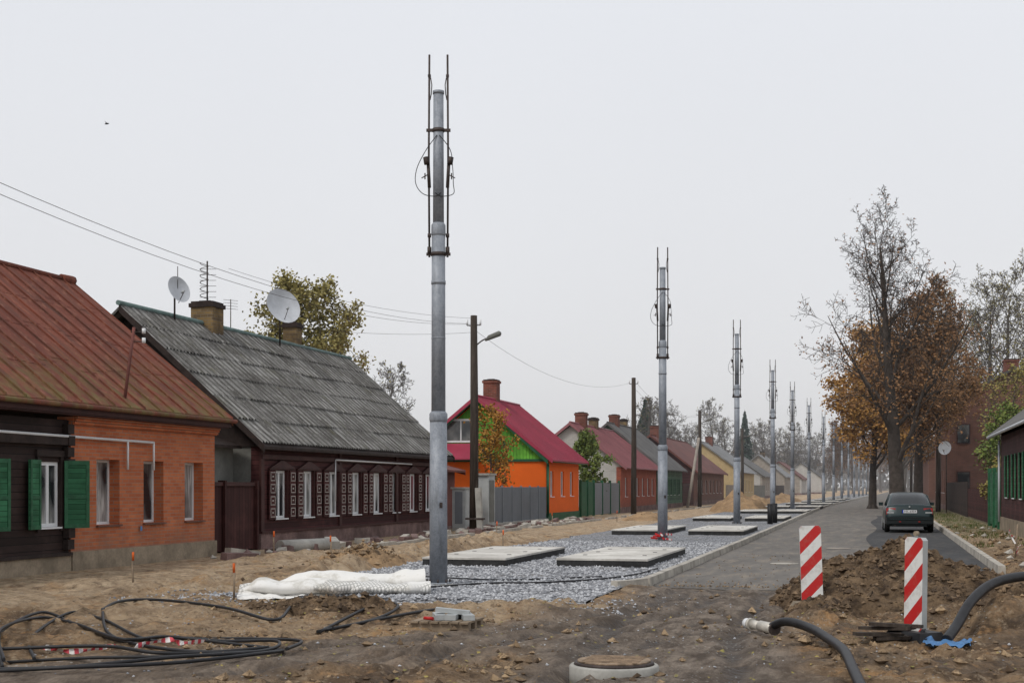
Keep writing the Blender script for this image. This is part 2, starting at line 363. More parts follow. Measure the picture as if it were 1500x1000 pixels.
def ground(x,y,full=False):
    road=sm(-4.2,-3.8,x)*(1-sm(2.3,2.6,x))*sm(23.0,23.7,y)
    grav=sm(-10.1,-9.4,x)*(1-sm(-4.3,-3.9,x))*sm(19.2,19.9,y)
    flat=max(road,grav)
    amp=1.0; mud=0;h=0;rut=0
    if y<26 and -11<x<2:
        dA=dpath(pA,x,y); dB=dpath(pB,x,y); dC=dpath(pC,x,y)
        mud=max(1-sm(1.0,1.6,dA+.3*N(x,y,1.2)),.85*(1-sm(.9,1.5,dB+.3*N(x,y,1.4))))
        wv=.06*N(x,y,.8)
        for dd,k in ((dA,1),(dB,.8),(dC,.9)):
            for off,w_,dp in ((.72,.14,.055),(.45,.05,.018),(1.05,.06,.018)):
                e=abs(dd-off+wv)/w_
                if e<3:
                    g_=math.exp(-e*e); h-=k*dp*g_
                    if off==.72: rut=max(rut,k*g_)
                e2=abs(dd-off-w_*1.7+wv)/(w_*.7)
                if e2<3: h+=k*dp*.5*math.exp(-e2*e2)
        amp=1-.72*mud
    left=1-sm(-11.8,-11.2,x)
    amp*=1-.5*left
    if y>40: amp*=.6
    if x<-15 or x>3.4: amp*=.4
    sand=max(left, sm(24,30,y)*(1-sm(-10.5,-10,x)) , sm(30,50,y)*.8)
    sand=max(sand,.9*sm(-.1,.4,N(x,y,.35,2)+.15)*sm(12,18,y)*(1-sm(-3.6,-3,x)))
    if -13.7<x<-11.2 and y<80:
        for cx in (-12.9,-11.9):
            e=(x-cx+.08*N(0,y,.4))/.13; g_=math.exp(-e*e); h-=.04*g_; rut=max(rut,.2*g_)
    if y<20 and mud<.5 and x>-3: rut=max(rut,.6*sm(.05,.3,N(x,y,1.0,6))*(1-mud))
    n1=N(x,y,1.5,3); n2=N(x,y,3.6,5)
    h+=amp*(.07*N(x,y,.55)+.055*n1+.055*n2+.06*abs(N(x,y,6.0,7))+.03*N(x,y,11,9)-.015)
    for bx,by,sx,sy,hh in bumps:
        u=(x-bx)/sx; v=(y-by)/sy; q=u*u+v*v
        if q<7: h+=hh*math.exp(-q)*(1+.9*N(x,y,2.3,bx)+.5*n2)
    h=h*(1-flat)-.07*flat
    gr=0
    if x>2.6: gr=sm(45,60,y)*.9
    if abs(x)>25: gr=1
    if y>150 and (x>3 or x<-16): gr=1
    if x<-16: gr=1
    if x<-15.3 or x>4.5: h=h*.3-.02
    return h,mud,sand*(1-mud),gr,rut*(1-flat)
def rng(a,b,s):
    o=[];t=a
    while t<b-1e-6: o.append(t); t+=s
    return o
xs=[-900,-500,-300,-200,-140,-100,-80,-60,-45,-35,-28,-24]+rng(-21,-12,.18)+rng(-12,3.6,.065)+rng(3.6,7,.2)+[7,9,12,16,22,30,45,70,100,160,300,500,900]
ys=[-30,-15,-5,2]+rng(5,9,.5)+rng(9,24,.06)+rng(24,46,.15)
t=46;s_=.3
while t<2500: ys.append(t); t+=s_; s_*=1.06
gv=[];am=[];asd=[];ag=[];ar=[]
for y in ys:
    for x in xs:
        h,a,b,c,r_=ground(x,y); gv.append((x,y,h)); am.append(a);asd.append(b);ag.append(c);ar.append(r_)
nx=len(xs); gf=[(j*nx+i,j*nx+i+1,(j+1)*nx+i+1,(j+1)*nx+i) for j in range(len(ys)-1) for i in range(nx-1)]
me=bpy.data.meshes.new('ground'); me.from_pydata(gv,[],gf); me.materials.append(m_ground)
for nme,arr in (('mud',am),('sand',asd),('grass',ag),('rut',ar)):
    at=me.attributes.new(nme,'FLOAT','POINT'); at.data.foreach_set('value',arr)
me.polygons.foreach_set('use_smooth',[True]*len(gf)); me.update()
go=bpy.data.objects.new('ground',me); scene.collection.objects.link(go)
def gz(x,y): return ground(x,y)[0]

def strip(name,fl,fr,ylist,z,m):
    mb=MB()
    for a,b in zip(ylist[:-1],ylist[1:]):
        mb.face([(fl(a),a,z),(fr(a),a,z),(fr(b),b,z),(fl(b),b,z)],m)
    return mb.build(name)
xl=lambda y:-3.72-.5*sm(23,110,y)+D(y)
xr=lambda y: 2.15-1.9*sm(66,82,y)+D(y)
mb=MB()
def rd(u,v):
    y=23.75+v*2.0; y0=23.75+.28*N(u*6,1,1)+.12*N(u*25,2,1); y=max(y,y0) if v>0 else y0
    return (xl(24)+(2.1-xl(24))*u,y,-.012-(.05 if v==0 else 0))
mb.grid(rd,60,8,m_asph)
yl=[25.75]+rng(27,130,2)+[130+8*i for i in range(60)]
for a,b in zip(yl[:-1],yl[1:]): mb.face([(xl(a),a,-.012),(xr(a),a,-.012),(xr(b),b,-.012),(xl(b),b,-.012)],m_asph)
mb.build('road')
yl2=rng(28.2,84,2)
strip('asphalt_patch',lambda y:-.3-.15*math.sin(y*.3),lambda y:xr(y)-.02,yl2,-.006,m_asphn)
mb=MB()
for k in range(420):
    y=23.7+R()**4*12; x=U(-3.6,1.8)
    mb.tube([(x,y,-.014),(x+U(-.01,.01),y,U(-.002,.008))],[U(.012,.03),.006],5,m_clod)
mb.build('road_dirt_crumbs')
mb=MB(); y=23.6
while y<250:
    L=1.0 if y<90 else 4
    j=U(-.012,.012)
    mb.hexa([(xl(y)-.16+j,y+.012,-.1),(xl(y)+j,y+.012,-.1),(xl(y+L)+j,y+L-.012,-.1),(xl(y+L)-.16+j,y+L-.012,-.1),(xl(y)-.15+j,y+.012,.12),(xl(y)-.02+j,y+.012,.12),(xl(y+L)-.02+j,y+L-.012,.12),(xl(y+L)-.15+j,y+L-.012,.12)],m_kerb); y+=L
for k in range(2):
    a=.3+.3*k
    mb.obox((xl(24)-.17-.16*k,23.33-.42*k,.02),(.15,.45,.2),m_kerb,(0,0,-a))
mb.build('kerb')
mb=MB(); y=28.5
while y<84:
    L=1.0
    mb.hexa([(xr(y)+.0,y+.012,-.1),(xr(y)+.16,y+.012,-.1),(xr(y+L)+.16,y+L-.012,-.1),(xr(y+L),y+L-.012,-.1),(xr(y)+.02,y+.012,.14),(xr(y)+.15,y+.012,.14),(xr(y+L)+.15,y+L-.012,.14),(xr(y+L)+.02,y+L-.012,.14)],m_kerb); y+=L
mb.build('kerb')
# gravel bed
gx0,gx1=-10.0,-3.9
mb=MB()
gyl=rng(19.2,46,.16)+rng(46,80,1)+[80+6*i for i in range(40)]
ncol=40; gi=mb.idx(m_gravel)
def gravz(x,y):
    sx=D(y); e=min(x-sx-(-9.8),(-3.85+ -.5*sm(23,110,y))-(x-sx)+.25,(y-19.5))+.35*N(x,y,1.1,2)+.15*N(x,y,4,6)
    return -.16+.19*sm(-.25,.2,e)+.02*N(x,y,3)+.01*N(x,y,12)
for y in gyl:
    for i in range(ncol+1):
        x=gx0+(gx1-.12-gx0)*i/ncol -.5*sm(23,110,y)*(i/ncol)+D(y)
        mb.v.append((x,y,gravz(x,y)))
for j in range(len(gyl)-1):
    for i in range(ncol):
        a=j*(ncol+1)+i; mb.f.append((a,a+1,a+ncol+2,a+ncol+1)); mb.mi.append(0); mb.sm.append(True)
mb.build('gravel_bed')
def rock(mb,c,r,m,flat=.7):
    b=len(mb.v); a=U(0,6.28); ca,sa=math.cos(a),math.sin(a); i=mb.idx(m)
    for q in ((1,0,0),(0,1,0),(-1,0,0),(0,-1,0),(0.2,.1,1),(0,0,-1)):
        x,y,z=q[0]*U(.6,1.1)+U(-.2,.2),q[1]*U(.6,1.1)+U(-.2,.2),q[2]*flat*U(.6,1.2)+U(-.15,.15)
        mb.v.append((c[0]+r*(x*ca-y*sa),c[1]+r*(x*sa+y*ca),c[2]+r*z))
    for f in ((0,1,4),(1,2,4),(2,3,4),(3,0,4),(1,0,5),(2,1,5),(3,2,5),(0,3,5)):
        mb.f.append(tuple(b+k for k in f)); mb.mi.append(i); mb.sm.append(False)
mb=MB()
for k in range(17000):
    y=19.3+ (R()**1.5)*22; x=U(-9.9,-4.05); z=gravz(x,y)
    if z<-.09: continue
    rock(mb,(x,y,z+.005),U(.018,.045),m_stone)
for k in range(900):
    x=U(-10.8,-3.2); y=U(18.0,20.2); rock(mb,(x,y,gz(x,y)+.01),U(.012,.032),m_stone)
for k in range(700):
    x=U(-9,2); y=U(11,22)
    if y>19 and x<-3.8: continue
    rock(mb,(x,y,gz(x,y)+.005),U(.008,.022),m_stone)
mb.build('gravel_stones')
mb=MB()
for k in range(18000):
    y=10+ (R()**1.4)*26; x=U(-.36*y*1.05-2,3.2)
    h,mud,sand,_,_r=ground(x,y)
    if (x>-10 and x<-3.7 and y>19.4) or (y>23 and x>-4 and x<2.3): continue
    if R()<mud*.85 or (N(x,y,.6,4)<-.05 and R()<.8): continue
    r=.010+.07*R()**5
    if sand>.5: r*=.7
    rock(mb,(x,y,h+r*.2),r,m_clod)
mb.build('soil_clods')
mb=MB()
for k in range(1300):
    y=10+R()*22; x=U(-.5*y,2.5); z=gz(x,y)
    if y>19 and -10<x<2.3: continue
    a=U(0,6.28);r=U(.015,.026)
    mb.face([(x+r*math.cos(a+q),y+r*math.sin(a+q),z+.012+U(0,.02)) for q in (0,1.57,3.14,4.71)],lf_yg)
mb.build('fallen_leaves')

def slab(x0,x1,y0,y1,z,h):
    mb=MB(); mb.box(x0,x1,y0,y1,z,z+h,m_slabside)
    mb.box(x0-.012,x1+.012,y0-.012,y1+.012,z+h,z+h+.04,m_slabtop)
    for k in range(3):
        yy=y0+(y1-y0)*(k+1)/4; mb.box(x0+.25,x0+.33,yy,yy+.08,z+h+.04,z+h+.048,m_slabside); mb.box(x1-.33,x1-.25,yy,yy+.08,z+h+.04,z+h+.048,m_slabside)
    return mb.build('concrete_track_slab')
for k in range(9):
    y=27.8+19.3*k; sx=[0,.35,.6,.8,.9,1.2,1.5,1.9,2.3][k]
    slab(-9.1+sx,-7.35+sx,y,y+5.6,-.02,.18)
    slab(-6.35+sx*.4,-4.4+sx*.3-.1,y+.3,y+6.0,-.02,.18)

# ---------------------------------------------------------------- tram poles
def pole_mesh():
    mb=MB()
    def cy(z0,z1,r0,r1,m=m_pole,n=20): mb.tube([(0,0,z0),(0,0,z1)],[r0,r1],n,m)
    cy(0,.05,.27,.27,m_conc,20); cy(.05,.075,.22,.22); cy(.075,2.72,.15,.142); mb.tube([(0,0,2.72),(0,0,2.76),(0,0,2.86),(0,0,2.90)],[.142,.152,.15,.118],20,m_pole)
    cy(2.90,5.8,.118,.112); mb.tube([(0,0,5.8),(0,0,5.83),(0,0,5.98),(0,0,6.02)],[.112,.12,.118,.092],20,m_pole)
    cy(6.02,8.15,.092,.085); cy(8.15,8.2,.095,.095)
    for a in range(8):
        q=a*math.pi/4; mb.tube([(.19*math.cos(q),.19*math.sin(q),.07),(.19*math.cos(q),.19*math.sin(q),.13)],.016,6,m_rod)
    cy(5.0,5.06,.121,.121); cy(4.1,4.12,.119,.119)
    for sx in (-1,1):
        x=sx*.15
        mb.tube([(x,0,5.45),(x+sx*.01,0,7.1),(x,0,8.8)],.018,6,m_rod)
        for z in (5.5,7.55): mb.obox((x*.8,0,z),(.16,.05,.045),m_rod)
        mb.tube([(x,0,5.50),(x,0,5.62)],.034,8,m_rod); mb.tube([(x,0,5.78),(x,0,5.84)],.03,8,m_rod)
        mb.tube([(x,0,6.6),(x+sx*.02,0,7.0)],.028,8,m_rod)
        mb.tube([(x+sx*.04,-.03,6.98),(x+sx*.06,-.03,7.1)],.045,8,m_rod)
        mb.tube([(x-sx*.02,0,8.42),(x-sx*.04,0,8.3),(x-sx*.03,0,8.15),(x-sx*.01,0,8.05)],.009,5,m_rod)
        mb.obox((x,0,8.45),(.05,.04,.04),m_rod)
        mb.tube(spline([(x-sx*.13,-.09,7.45),(x+sx*.05,-.1,7.2),(x+sx*.2 if sx<0 else x+.09,-.1,6.9),(x+sx*.22 if sx<0 else x+.1,-.1,6.65),(x+sx*.1,-.1,6.48),(x-sx*.1,-.1,6.44),(x-sx*.2,-.1,6.5)],6),.007,5,m_black)
        mb.obox((x+sx*.07,-.05,6.78),(.13,.015,.015),m_rod,(0,.5*sx,0)); mb.obox((x+sx*.07,-.05,6.78),(.02,.02,.1),m_rod)
    for z in (5.5,7.55): mb.tube([(0,0,z-.03),(0,0,z+.03)],.125 if z<6 else .098,16,m_rod)
    mb.obox((.05,-.152,1.35),(.05,.01,.09),m_rod,(0,0,.2))
    return mb.mesh('catenary_pole')
pm=pole_mesh()
PX=[(-7.09,22.5),(-6.31,42.3),(-5.97,61.5),(-5.89,81.3),(-5.82,98.7),(-5.6,117.2),(-5.2,137),(-4.9,157),(-4.55,177),(-4.2,197),(-3.8,217),(-3.4,237),(-3.0,257),(-2.6,277),(-2.2,297),(-1.8,317)]
for i,(x,y) in enumerate(PX):
    o=bpy.data.objects.new('catenary_pole',pm); o.location=(x,y,-.01); o.rotation_euler=(0,0,math.radians(14.5+(0 if i==0 else U(-8,8)))); scene.collection.objects.link(o)
mb=MB()
for k in range(7): mb.obox((-6.31+U(-.25,.25),42.0+U(-.1,.1),.08+U(0,.15)),(.2,.03,.05),m_tape if k%2 else m_red,(U(-.5,.5),U(-.5,.5),U(0,3)))
mb.build('warning_tape_bundle')

# ---------------------------------------------------------------- houses
def wall_x(mb,x,s,y0,y1,z0,z1,ops,th,m):
    ops=sorted(ops); c=y0
    for a,b,za,zb in ops:
        if a>c: mb.box(x,x-s*th,c,a,z0,z1,m)
        mb.box(x,x-s*th,a,b,z0,za,m); mb.box(x,x-s*th,a,b,zb,z1,m); c=b
    if c<y1: mb.box(x,x-s*th,c,y1,z0,z1,m)
def win_x(mb,x,s,a,b,za,zb,rec,fm,gm,fw=.06,sill=m_white,mid=True,cross=.7):
    xi=x-s*rec; xo=xi-s*.05
    mb.box(xi,xo,a,a+fw,za,zb,fm); mb.box(xi,xo,b-fw,b,za,zb,fm)
    mb.box(xi,xo,a+fw,b-fw,za,za+fw,fm); mb.box(xi,xo,a+fw,b-fw,zb-fw,zb,fm)
    if mid: mb.box(xi+s*.004,xo,(a+b)/2-fw*.6,(a+b)/2+fw*.6,za+fw,zb-fw,fm)
    if cross and not mid: mb.box(xi+s*.002,xo,a+fw,b-fw,za+(zb-za)*cross-.02,za+(zb-za)*cross+.02,fm)
    mb.box(xi-s*.025,xi-s*.035,a+fw*.5,b-fw*.5,za+fw*.5,zb-fw*.5,gm)
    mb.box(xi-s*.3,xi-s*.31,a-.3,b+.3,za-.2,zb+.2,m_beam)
    if sill: mb.box(x+s*.06,xi+s*.001,a-.03,b+.03,za-.035,za-.002,sill)
def gable(mb,y,th,x0,x1,z0,zw,xr_,zr,m):
    a=[(x0,y,z0),(x1,y,z0),(x1,y,zw),(xr_,y,zr),(x0,y,zw)]
    b=[(p[0],y+th,p[2]) for p in a]
    mb.face(a,m); mb.face(b[::-1],m)
    for i in range(5):
        j=(i+1)%5; mb.face([a[j],a[i],b[i],b[j]],m)
def roof(mb,xf,xr_,xb,y0,y1,ze,zr,th,m,rib=0,ribw=.03,ribh=.035,ribm=None,verge=None):
    mb.slab([(xf,y0,ze),(xf,y1,ze),(xr_,y1,zr),(xr_,y0,zr)],th,m)
    mb.slab([(xb,y0,ze),(xr_,y0,zr),(xr_,y1,zr),(xb,y1,ze)],th,m)
    if rib:
        y=y0+rib/2
        while y<y1:
            e=.004
            mb.slab([(xf,y,ze+ribh),(xf,y+ribw,ze+ribh),(xr_,y+ribw,zr+ribh),(xr_,y,zr+ribh)],ribh-e,ribm or m); y+=rib
    mb.tube([(xr_,y0-.01,zr+.02),(xr_,y1+.01,zr+.02)],.06,8,ribm or m)
    v=verge or m
    for yy in (y0-.03,y1+.002):
        mb.slab([(xf,yy,ze+.02),(xf,yy+.028,ze+.02),(xr_,yy+.028,zr+.02),(xr_,yy,zr+.02)],.2,v)
        mb.slab([(xb,yy,ze+.02),(xr_,yy,zr+.02),(xr_,yy+.028,zr+.02),(xb,yy+.028,ze+.02)],.2,v)
def chimney(parent,x,y,z0,z1,w,m=m_chim,cap=m_beam):
    mb=MB(); mb.box(x-w/2,x+w/2,y-w/2,y+w/2,z0,z1-.18,m); mb.box(x-w/2-.05,x+w/2+.05,y-w/2-.05,y+w/2+.05,z1-.18,z1-.06,m if m is not m_chim else cap)
    mb.box(x-w/2,x+w/2,y-w/2,y+w/2,z1-.06,z1,cap); mb.box(x-w/4,x+w/4,y-w/4,y+w/4,z1,z1+.04,cap); return mb.build('chimney',parent)
def house(name,s,xf,dep,y0,y1,zw,zr,mw,mg,mr,wins,wz=(.95,2.15),ww=.8,plin=m_plinth2,fm=m_white,gm=m_glassd,rib=0,oh=.35,voh=.3,mid=True,shut=None,verge=None,chims=(),ze=None,rth=.08,ribm=None,zp=.35,rec=.08):
    e=empty(name,(xf-s*dep/2,(y0+y1)/2,0)); xb=xf-s*dep; xr_=xf-s*dep/2
    ze=ze or zw-.02; slope=(zr-ze)/(dep/2+oh)
    mb=MB(); ops=[(w-ww/2,w+ww/2,wz[0],wz[1]) for w in wins]
    wall_x(mb,xf,s,y0,y1,zp,zw,ops,.3,mw)
    mb.box(xf+s*.04,xf-s*.3,y0-.04,y1+.04,-.3,zp,plin)
    mb.box(xf-s*.3,xb,y0-.04,y0+.26,-.3,zp,plin)
    mb.box(xb,xb+s*.2,y0,y1,-.3,zw,mw)
    zin=zr-.12-rth
    gable(mb,y0+.005,.25,xf-s*.003,xb,zp,ze+slope*oh-rth-.03,xr_,zin,mg); gable(mb,y1-.255,.25,xf-s*.003,xb,zp,ze+slope*oh-rth-.03,xr_,zin,mg)
    mb.build('walls',e)
    mb=MB(); roof(mb,xf+s*oh,xr_,xb-s*oh,y0-voh,y1+voh,ze,zr,rth,mr,rib,verge=verge,ribm=ribm); mb.build('roof',e)
    if wins:
        mb=MB()
        for a,b,za,zb in ops: win_x(mb,xf,s,a,b,za,zb,rec,fm,gm,mid=mid)
        if shut:
            for a,b,za,zb in ops:
                for c in (a-ww*.5,b+.02): mb.box(xf+s*.03,xf+s*.055,c,c+ww*.48,za-.02,zb+.02,shut)
        mb.build('windows',e)
    for c in chims: chimney(e,*c)
    return e

# house 1
h1=empty('brick_house',(-19,23,0))
XF=-15.4
mb=MB()
opsB=[(25.82,26.72,.86,2.2),(27.72,28.6,.86,2.2),(29.6,30.5,.86,2.2)]
wall_x(mb,XF,1,24.87,31.1,.36,2.86,opsB,.36,m_brick)
mb.box(XF+.045,XF-.3,24.87,31.14,-.3,.36,m_plinth)
mb.box(XF+.05,XF-.3,24.87,31.13,2.86,3.02,m_brick)
for k in range(3): mb.box(XF+.05+.001,XF+.09+.03*k,24.88,31.12,2.88+.05*k,2.925+.05*k,m_brick)
mb.box(XF-.36,-23.6,30.75,31.1,-.3,2.9,m_brick)
gable(mb,30.9,.2,XF-.36,-23.4,2.86,2.9,-19.4,6.4,m_beam)
mb.build('brick_walls',h1)
mb=MB()
opsW=[(18.9,19.6,.87,2.12),(21.5,22.2,.87,2.12),(23.8,24.5,.87,2.12)]
wall_x(mb,XF-.03,1,10,24.84,.36,2.95,opsW,.25,m_wood)
mb.box(XF+.03,XF-.3,10,24.84,-.3,.30,m_plinth); mb.box(XF+.07,XF-.03,10,24.84,.30,.36,m_beam)
for k in range(11): mb.box(XF-.02,XF+.10+.02*(k%2),24.62,24.84,.42+k*.225,.42+k*.225+.19,m_beam)
mb.box(XF-.02,XF+.1,10,24.85,2.45,2.62,m_beam)
mb.build('timber_walls',h1)
mb=MB()
for a,b,za,zb in opsB: win_x(mb,XF,1,a,b,za,zb,.24,m_white,m_glass,.055,m_brickd,False,.0); 
for a,b,za,zb in opsB:
    mb.box(XF-.235,XF-.285,a+.33,a+.38,za+.06,zb-.06,m_white)
for a,b,za,zb in opsW:
    win_x(mb,XF-.03,1,a,b,za,zb,.03,m_white,m_glass,.07)
    mb.box(XF+.02,XF-.03,a-.09,a-.005,za-.08,zb+.1,m_beam); mb.box(XF+.02,XF-.03,b+.005,b+.09,za-.08,zb+.1,m_beam); mb.box(XF+.03,XF-.03,a-.12,b+.12,zb+.1,zb+.22,m_beam)
def shutter(mb,x,y,w,za,zb,ang):
    dx,dy=math.sin(ang),math.cos(ang); c=Vector((x+dx*w/2,y+dy*w/2,(za+zb)/2)); rz=-ang
    H=zb-za
    mb.obox(c,(.03,w,H),m_green,(0,0,rz))
    nrm=Vector((math.cos(ang),-math.sin(ang),0)); t_=Vector((dx,dy,0))
    for sg in (1,-1):
        for off in (-w/2+.035,w/2-.035): mb.obox(c+nrm*.022*sg+t_*off,(.014,.065,H),m_greenf,(0,0,rz))
        for zz in (-H/2+.04,-.05,H/2-.04): mb.obox(c+nrm*.0225*sg+Vector((0,0,zz)),(.013,w-.14,.075),m_greenf,(0,0,rz))
for a,b,za,zb in opsW:
    shutter(mb,XF+.05,a-.06,.42,za-.03,zb+.03,math.pi-.12)
    shutter(mb,XF+.05,b+.06,.48 if a>23 else .4,za-.03,zb+.03,math.radians(48 if a>23 else 12))
mb.build('windows',h1)
mb=MB()
roof(mb,-15.05,-19.4,-23.8,9.5,31.35,3.28,6.72,.07,m_rust,.62,.025,.045,verge=m_rust)
for zf in (.25,.5,.75):
    x=-15.05-4.35*zf; z=3.28+3.44*zf
    y=9.5
    while y<31.3:
        o_=U(-.25,.25); xx=x-4.35*o_*.15; zz=z+3.44*o_*.15
        y2=min(y+.59,31.34); mb.slab([(xx,y,zz+.012),(xx,y2,zz+.012),(xx-.03,y2,zz+.034),(xx-.03,y,zz+.034)],.01,m_rust); y+=.62
mb.box(-15.08,-15.12,9.5,31.35,3.06,3.22,m_trim); mb.box(-15.12,XF-.02,9.6,31.3,3.03,3.07,m_trim)
mb.tube([(-14.98,9.5,3.2),(-14.98,31.4,3.2)],.05,8,m_rust)
mb.tube([(-19.4,30.9,6.72),(-19.4,31.42,6.74)],.12,8,m_rust)
mb.build('roof',h1)
mb=MB()
mb.tube([(XF+.09,10,2.72),(XF+.09,28.0,2.60)],.028,8,m_white); mb.tube([(XF+.09,26.9,2.62),(XF+.09,26.9,2.0)],.024,8,m_white); mb.tube([(XF+.09,28,2.6),(XF+.09,28,2.0)],.024,8,m_white)
mb.tube([(-15.35,26.8,3.3),(-15.25,27.05,5.0)],.035,8,m_roofr); 
for zz in (4.7,4.9): mb.tube([(-15.3,27.0,zz),(-15.05,27.1,zz)],.012,6,m_rod); mb.tube([(-15.05,27.1,zz-.03),(-15.05,27.1,zz+.08)],.04,8,m_white)
mb.box(XF+.045,XF+.05,27.5,27.58,.7,.8,m_blue)
mb.build('conduit_and_mast',h1)

g=empty('yard_gate',(-15.9,32.8,0)); mb=MB()
mb.box(-15.95,-15.99,31.2,34.6,.02,1.72,m_gate); 
for yy in (31.2,32.6,34.5): mb.box(-15.85,-16.05,yy,yy+.1,0,1.8,m_gate)
mb.box(-15.9,-15.95,31.3,34.5,1.66,1.76,m_trim); mb.build('panels',g)
g=empty('cement_shed',(-18,32.8,0)); mb=MB(); mb.box(-16.6,-16.8,31.2,34.6,-.1,2.75,m_cement); mb.box(-16.8,-19,31.2,31.35,-.1,2.75,m_cement)
mb.build('walls',g); mb=MB(); mb.slab([(-16.3,31.4,2.72),(-16.3,34.5,2.72),(-19,34.5,3.6),(-19,31.4,3.6)],.08,m_beam); mb.build('roof',g)

# house 2
h2=empty('dark_wooden_house',(-19.8,43,0)); XF=-15.9; Y0,Y1=34.75,50.8
wy=[36.1,38.0,39.95,41.85,43.75,45.6,47.4,49.2]
ops=[(w-.39,w+.39,.78,2.08) for w in wy]
mb=MB(); wall_x(mb,XF,1,Y0,Y1,.42,2.75,ops,.25,m_wood2)
mb.box(XF+.06,XF-.3,Y0-.05,Y1,-.3,.40,m_plinth2); mb.box(XF+.10,XF-.05,Y0-.05,Y1,.40,.46,m_trim)
gable(mb,Y0+.01,.2,XF-.005,-23.5,.4,2.85,-19.7,6.3,m_cement); gable(mb,Y1-.22,.2,XF-.005,-23.5,.4,2.85,-19.7,6.3,m_wood)
gable(mb,Y0-.03,.03,XF-.005,-23.5,2.7,2.86,-19.7,6.3,m_beam)
mb.box(XF+.02,XF+.08,Y0,Y1,2.38,2.5,m_trim)
for yy in (Y0-.03,Y0+5.6,Y0+10.8,Y1-.2): mb.box(XF+.001,XF+.06,yy,yy+.2,.46,2.74,m_trim)
mb.build('walls',h2)
mb=MB()
for i,(a,b,za,zb) in enumerate(ops):
    win_x(mb,XF,1,a,b,za,zb,.06,m_white,m_glassr if i>=6 else m_glass,.065)
    mb.box(XF+.04,XF,a-.06,a-.004,za-.06,zb+.04,m_trim); mb.box(XF+.04,XF,b+.004,b+.06,za-.06,zb+.04,m_trim)
    c=(a+b)/2
    mb.hexa([(XF+.01,a-.45,zb+.06),(XF+.09,a-.45,zb+.06),(XF+.09,b+.45,zb+.06),(XF+.01,b+.45,zb+.06),(XF+.01,c-.12,zb+.27),(XF+.07,c-.12,zb+.27),(XF+.07,c+.12,zb+.27),(XF+.01,c+.12,zb+.27)],m_trim)
    mb.box(XF+.07,XF+.001,a-.46,b+.46,zb+.02,zb+.058,m_trim)
    if i<7:
        for sa,sb in ((a-.5,a-.08),(b+.08,b+.5)):
            mb.box(XF+.045,XF+.075,sa,sb,za-.02,zb+.0,m_wood2)
            H=(zb-za)/4
            for k in range(4):
                z0=za+k*H+.04; z1=za+(k+1)*H-.045
                for q in ((sa+.06,sb-.06,z0,z0+.022),(sa+.06,sb-.06,z1-.022,z1),(sa+.06,sa+.08,z0+.03,z1-.03),(sb-.08,sb-.06,z0+.03,z1-.03)):
                    mb.box(XF+.077,XF+.086,q[0],q[1],q[2],q[3],m_cream)
                mb.box(XF+.077,XF+.084,sa+.17,sb-.17,z0+.1,z1-.1,m_cream)
mb.build('windows',h2)
mb=MB(); xe,ze,xr_,zr=-15.5,2.74,-19.7,6.5
mb.slab([(xe-.03,34.2,ze-.04),(xe-.03,51.2,ze-.04),(xr_,51.2,zr-.05),(xr_,34.2,zr-.05)],.08,m_beam)
mb.slab([(-23.9,34.2,ze),(xr_,34.2,zr-.01),(xr_,51.2,zr-.01),(-23.9,51.2,ze)],.08,m_asb)
for yy in (34.14,51.2): mb.slab([(xe,yy,ze+.0),(xe,yy+.04,ze+.0),(xr_,yy+.04,zr+.0),(xr_,yy,zr+.0)],.2,m_beam)
rows=6; ii=mb.idx(m_asb); ny=int(17.1/.038)
for r_ in range(rows):
    t0=r_/rows; t1=(r_+1.08)/rows
    b=len(mb.v)
    for j in range(2):
        t_=(t0,t1)[j]; lift=(.075,.02)[j]
        for i in range(ny+1):
            y=34.15+i*.038; sg=int(y/1.14); sag=.05*N(y,0,.35)*math.sin(math.pi*min(1,t_))
            x=xe-.06+ (xr_-xe+.06)*t_ + (.05*N(sg,r_,1.7,8) if r_<rows-1 or j==0 else 0)
            if t_>1: x=xr_; 
            z=ze+(zr-ze)*min(t_,1)+lift+.034*math.sin(2*math.pi*y/.19)+sag+.02*N(sg,r_,2.3,3)
            mb.v.append((x,y,z))
    for i in range(ny): mb.f.append((b+i,b+i+1,b+ny+2+i,b+ny+1+i)); mb.mi.append(ii); mb.sm.append(True)
mb.tube([(xr_,34.1,zr+.05),(xr_,51.3,zr+.05)],.07,8,M('ridge_teal',(.14,.20,.19),.8))
mb.tube([(xe-.06,34.8,ze-.06),(xe-.06,50.8,ze-.08)],.03,8,m_roofg2)
mb.tube([(XF+.12,39.9,ze-.3),(XF+.12,47,ze-.32)],.025,6,m_white); mb.tube([(XF+.1,39.9,ze-.3),(XF+.1,39.9,1.2)],.02,6,m_white)
mb.build('roof',h2)
chimney(h2,-19.7,39.3,5.9,7.2,.72); chimney(h2,-19.9,46.2,5.9,7.35,.5)
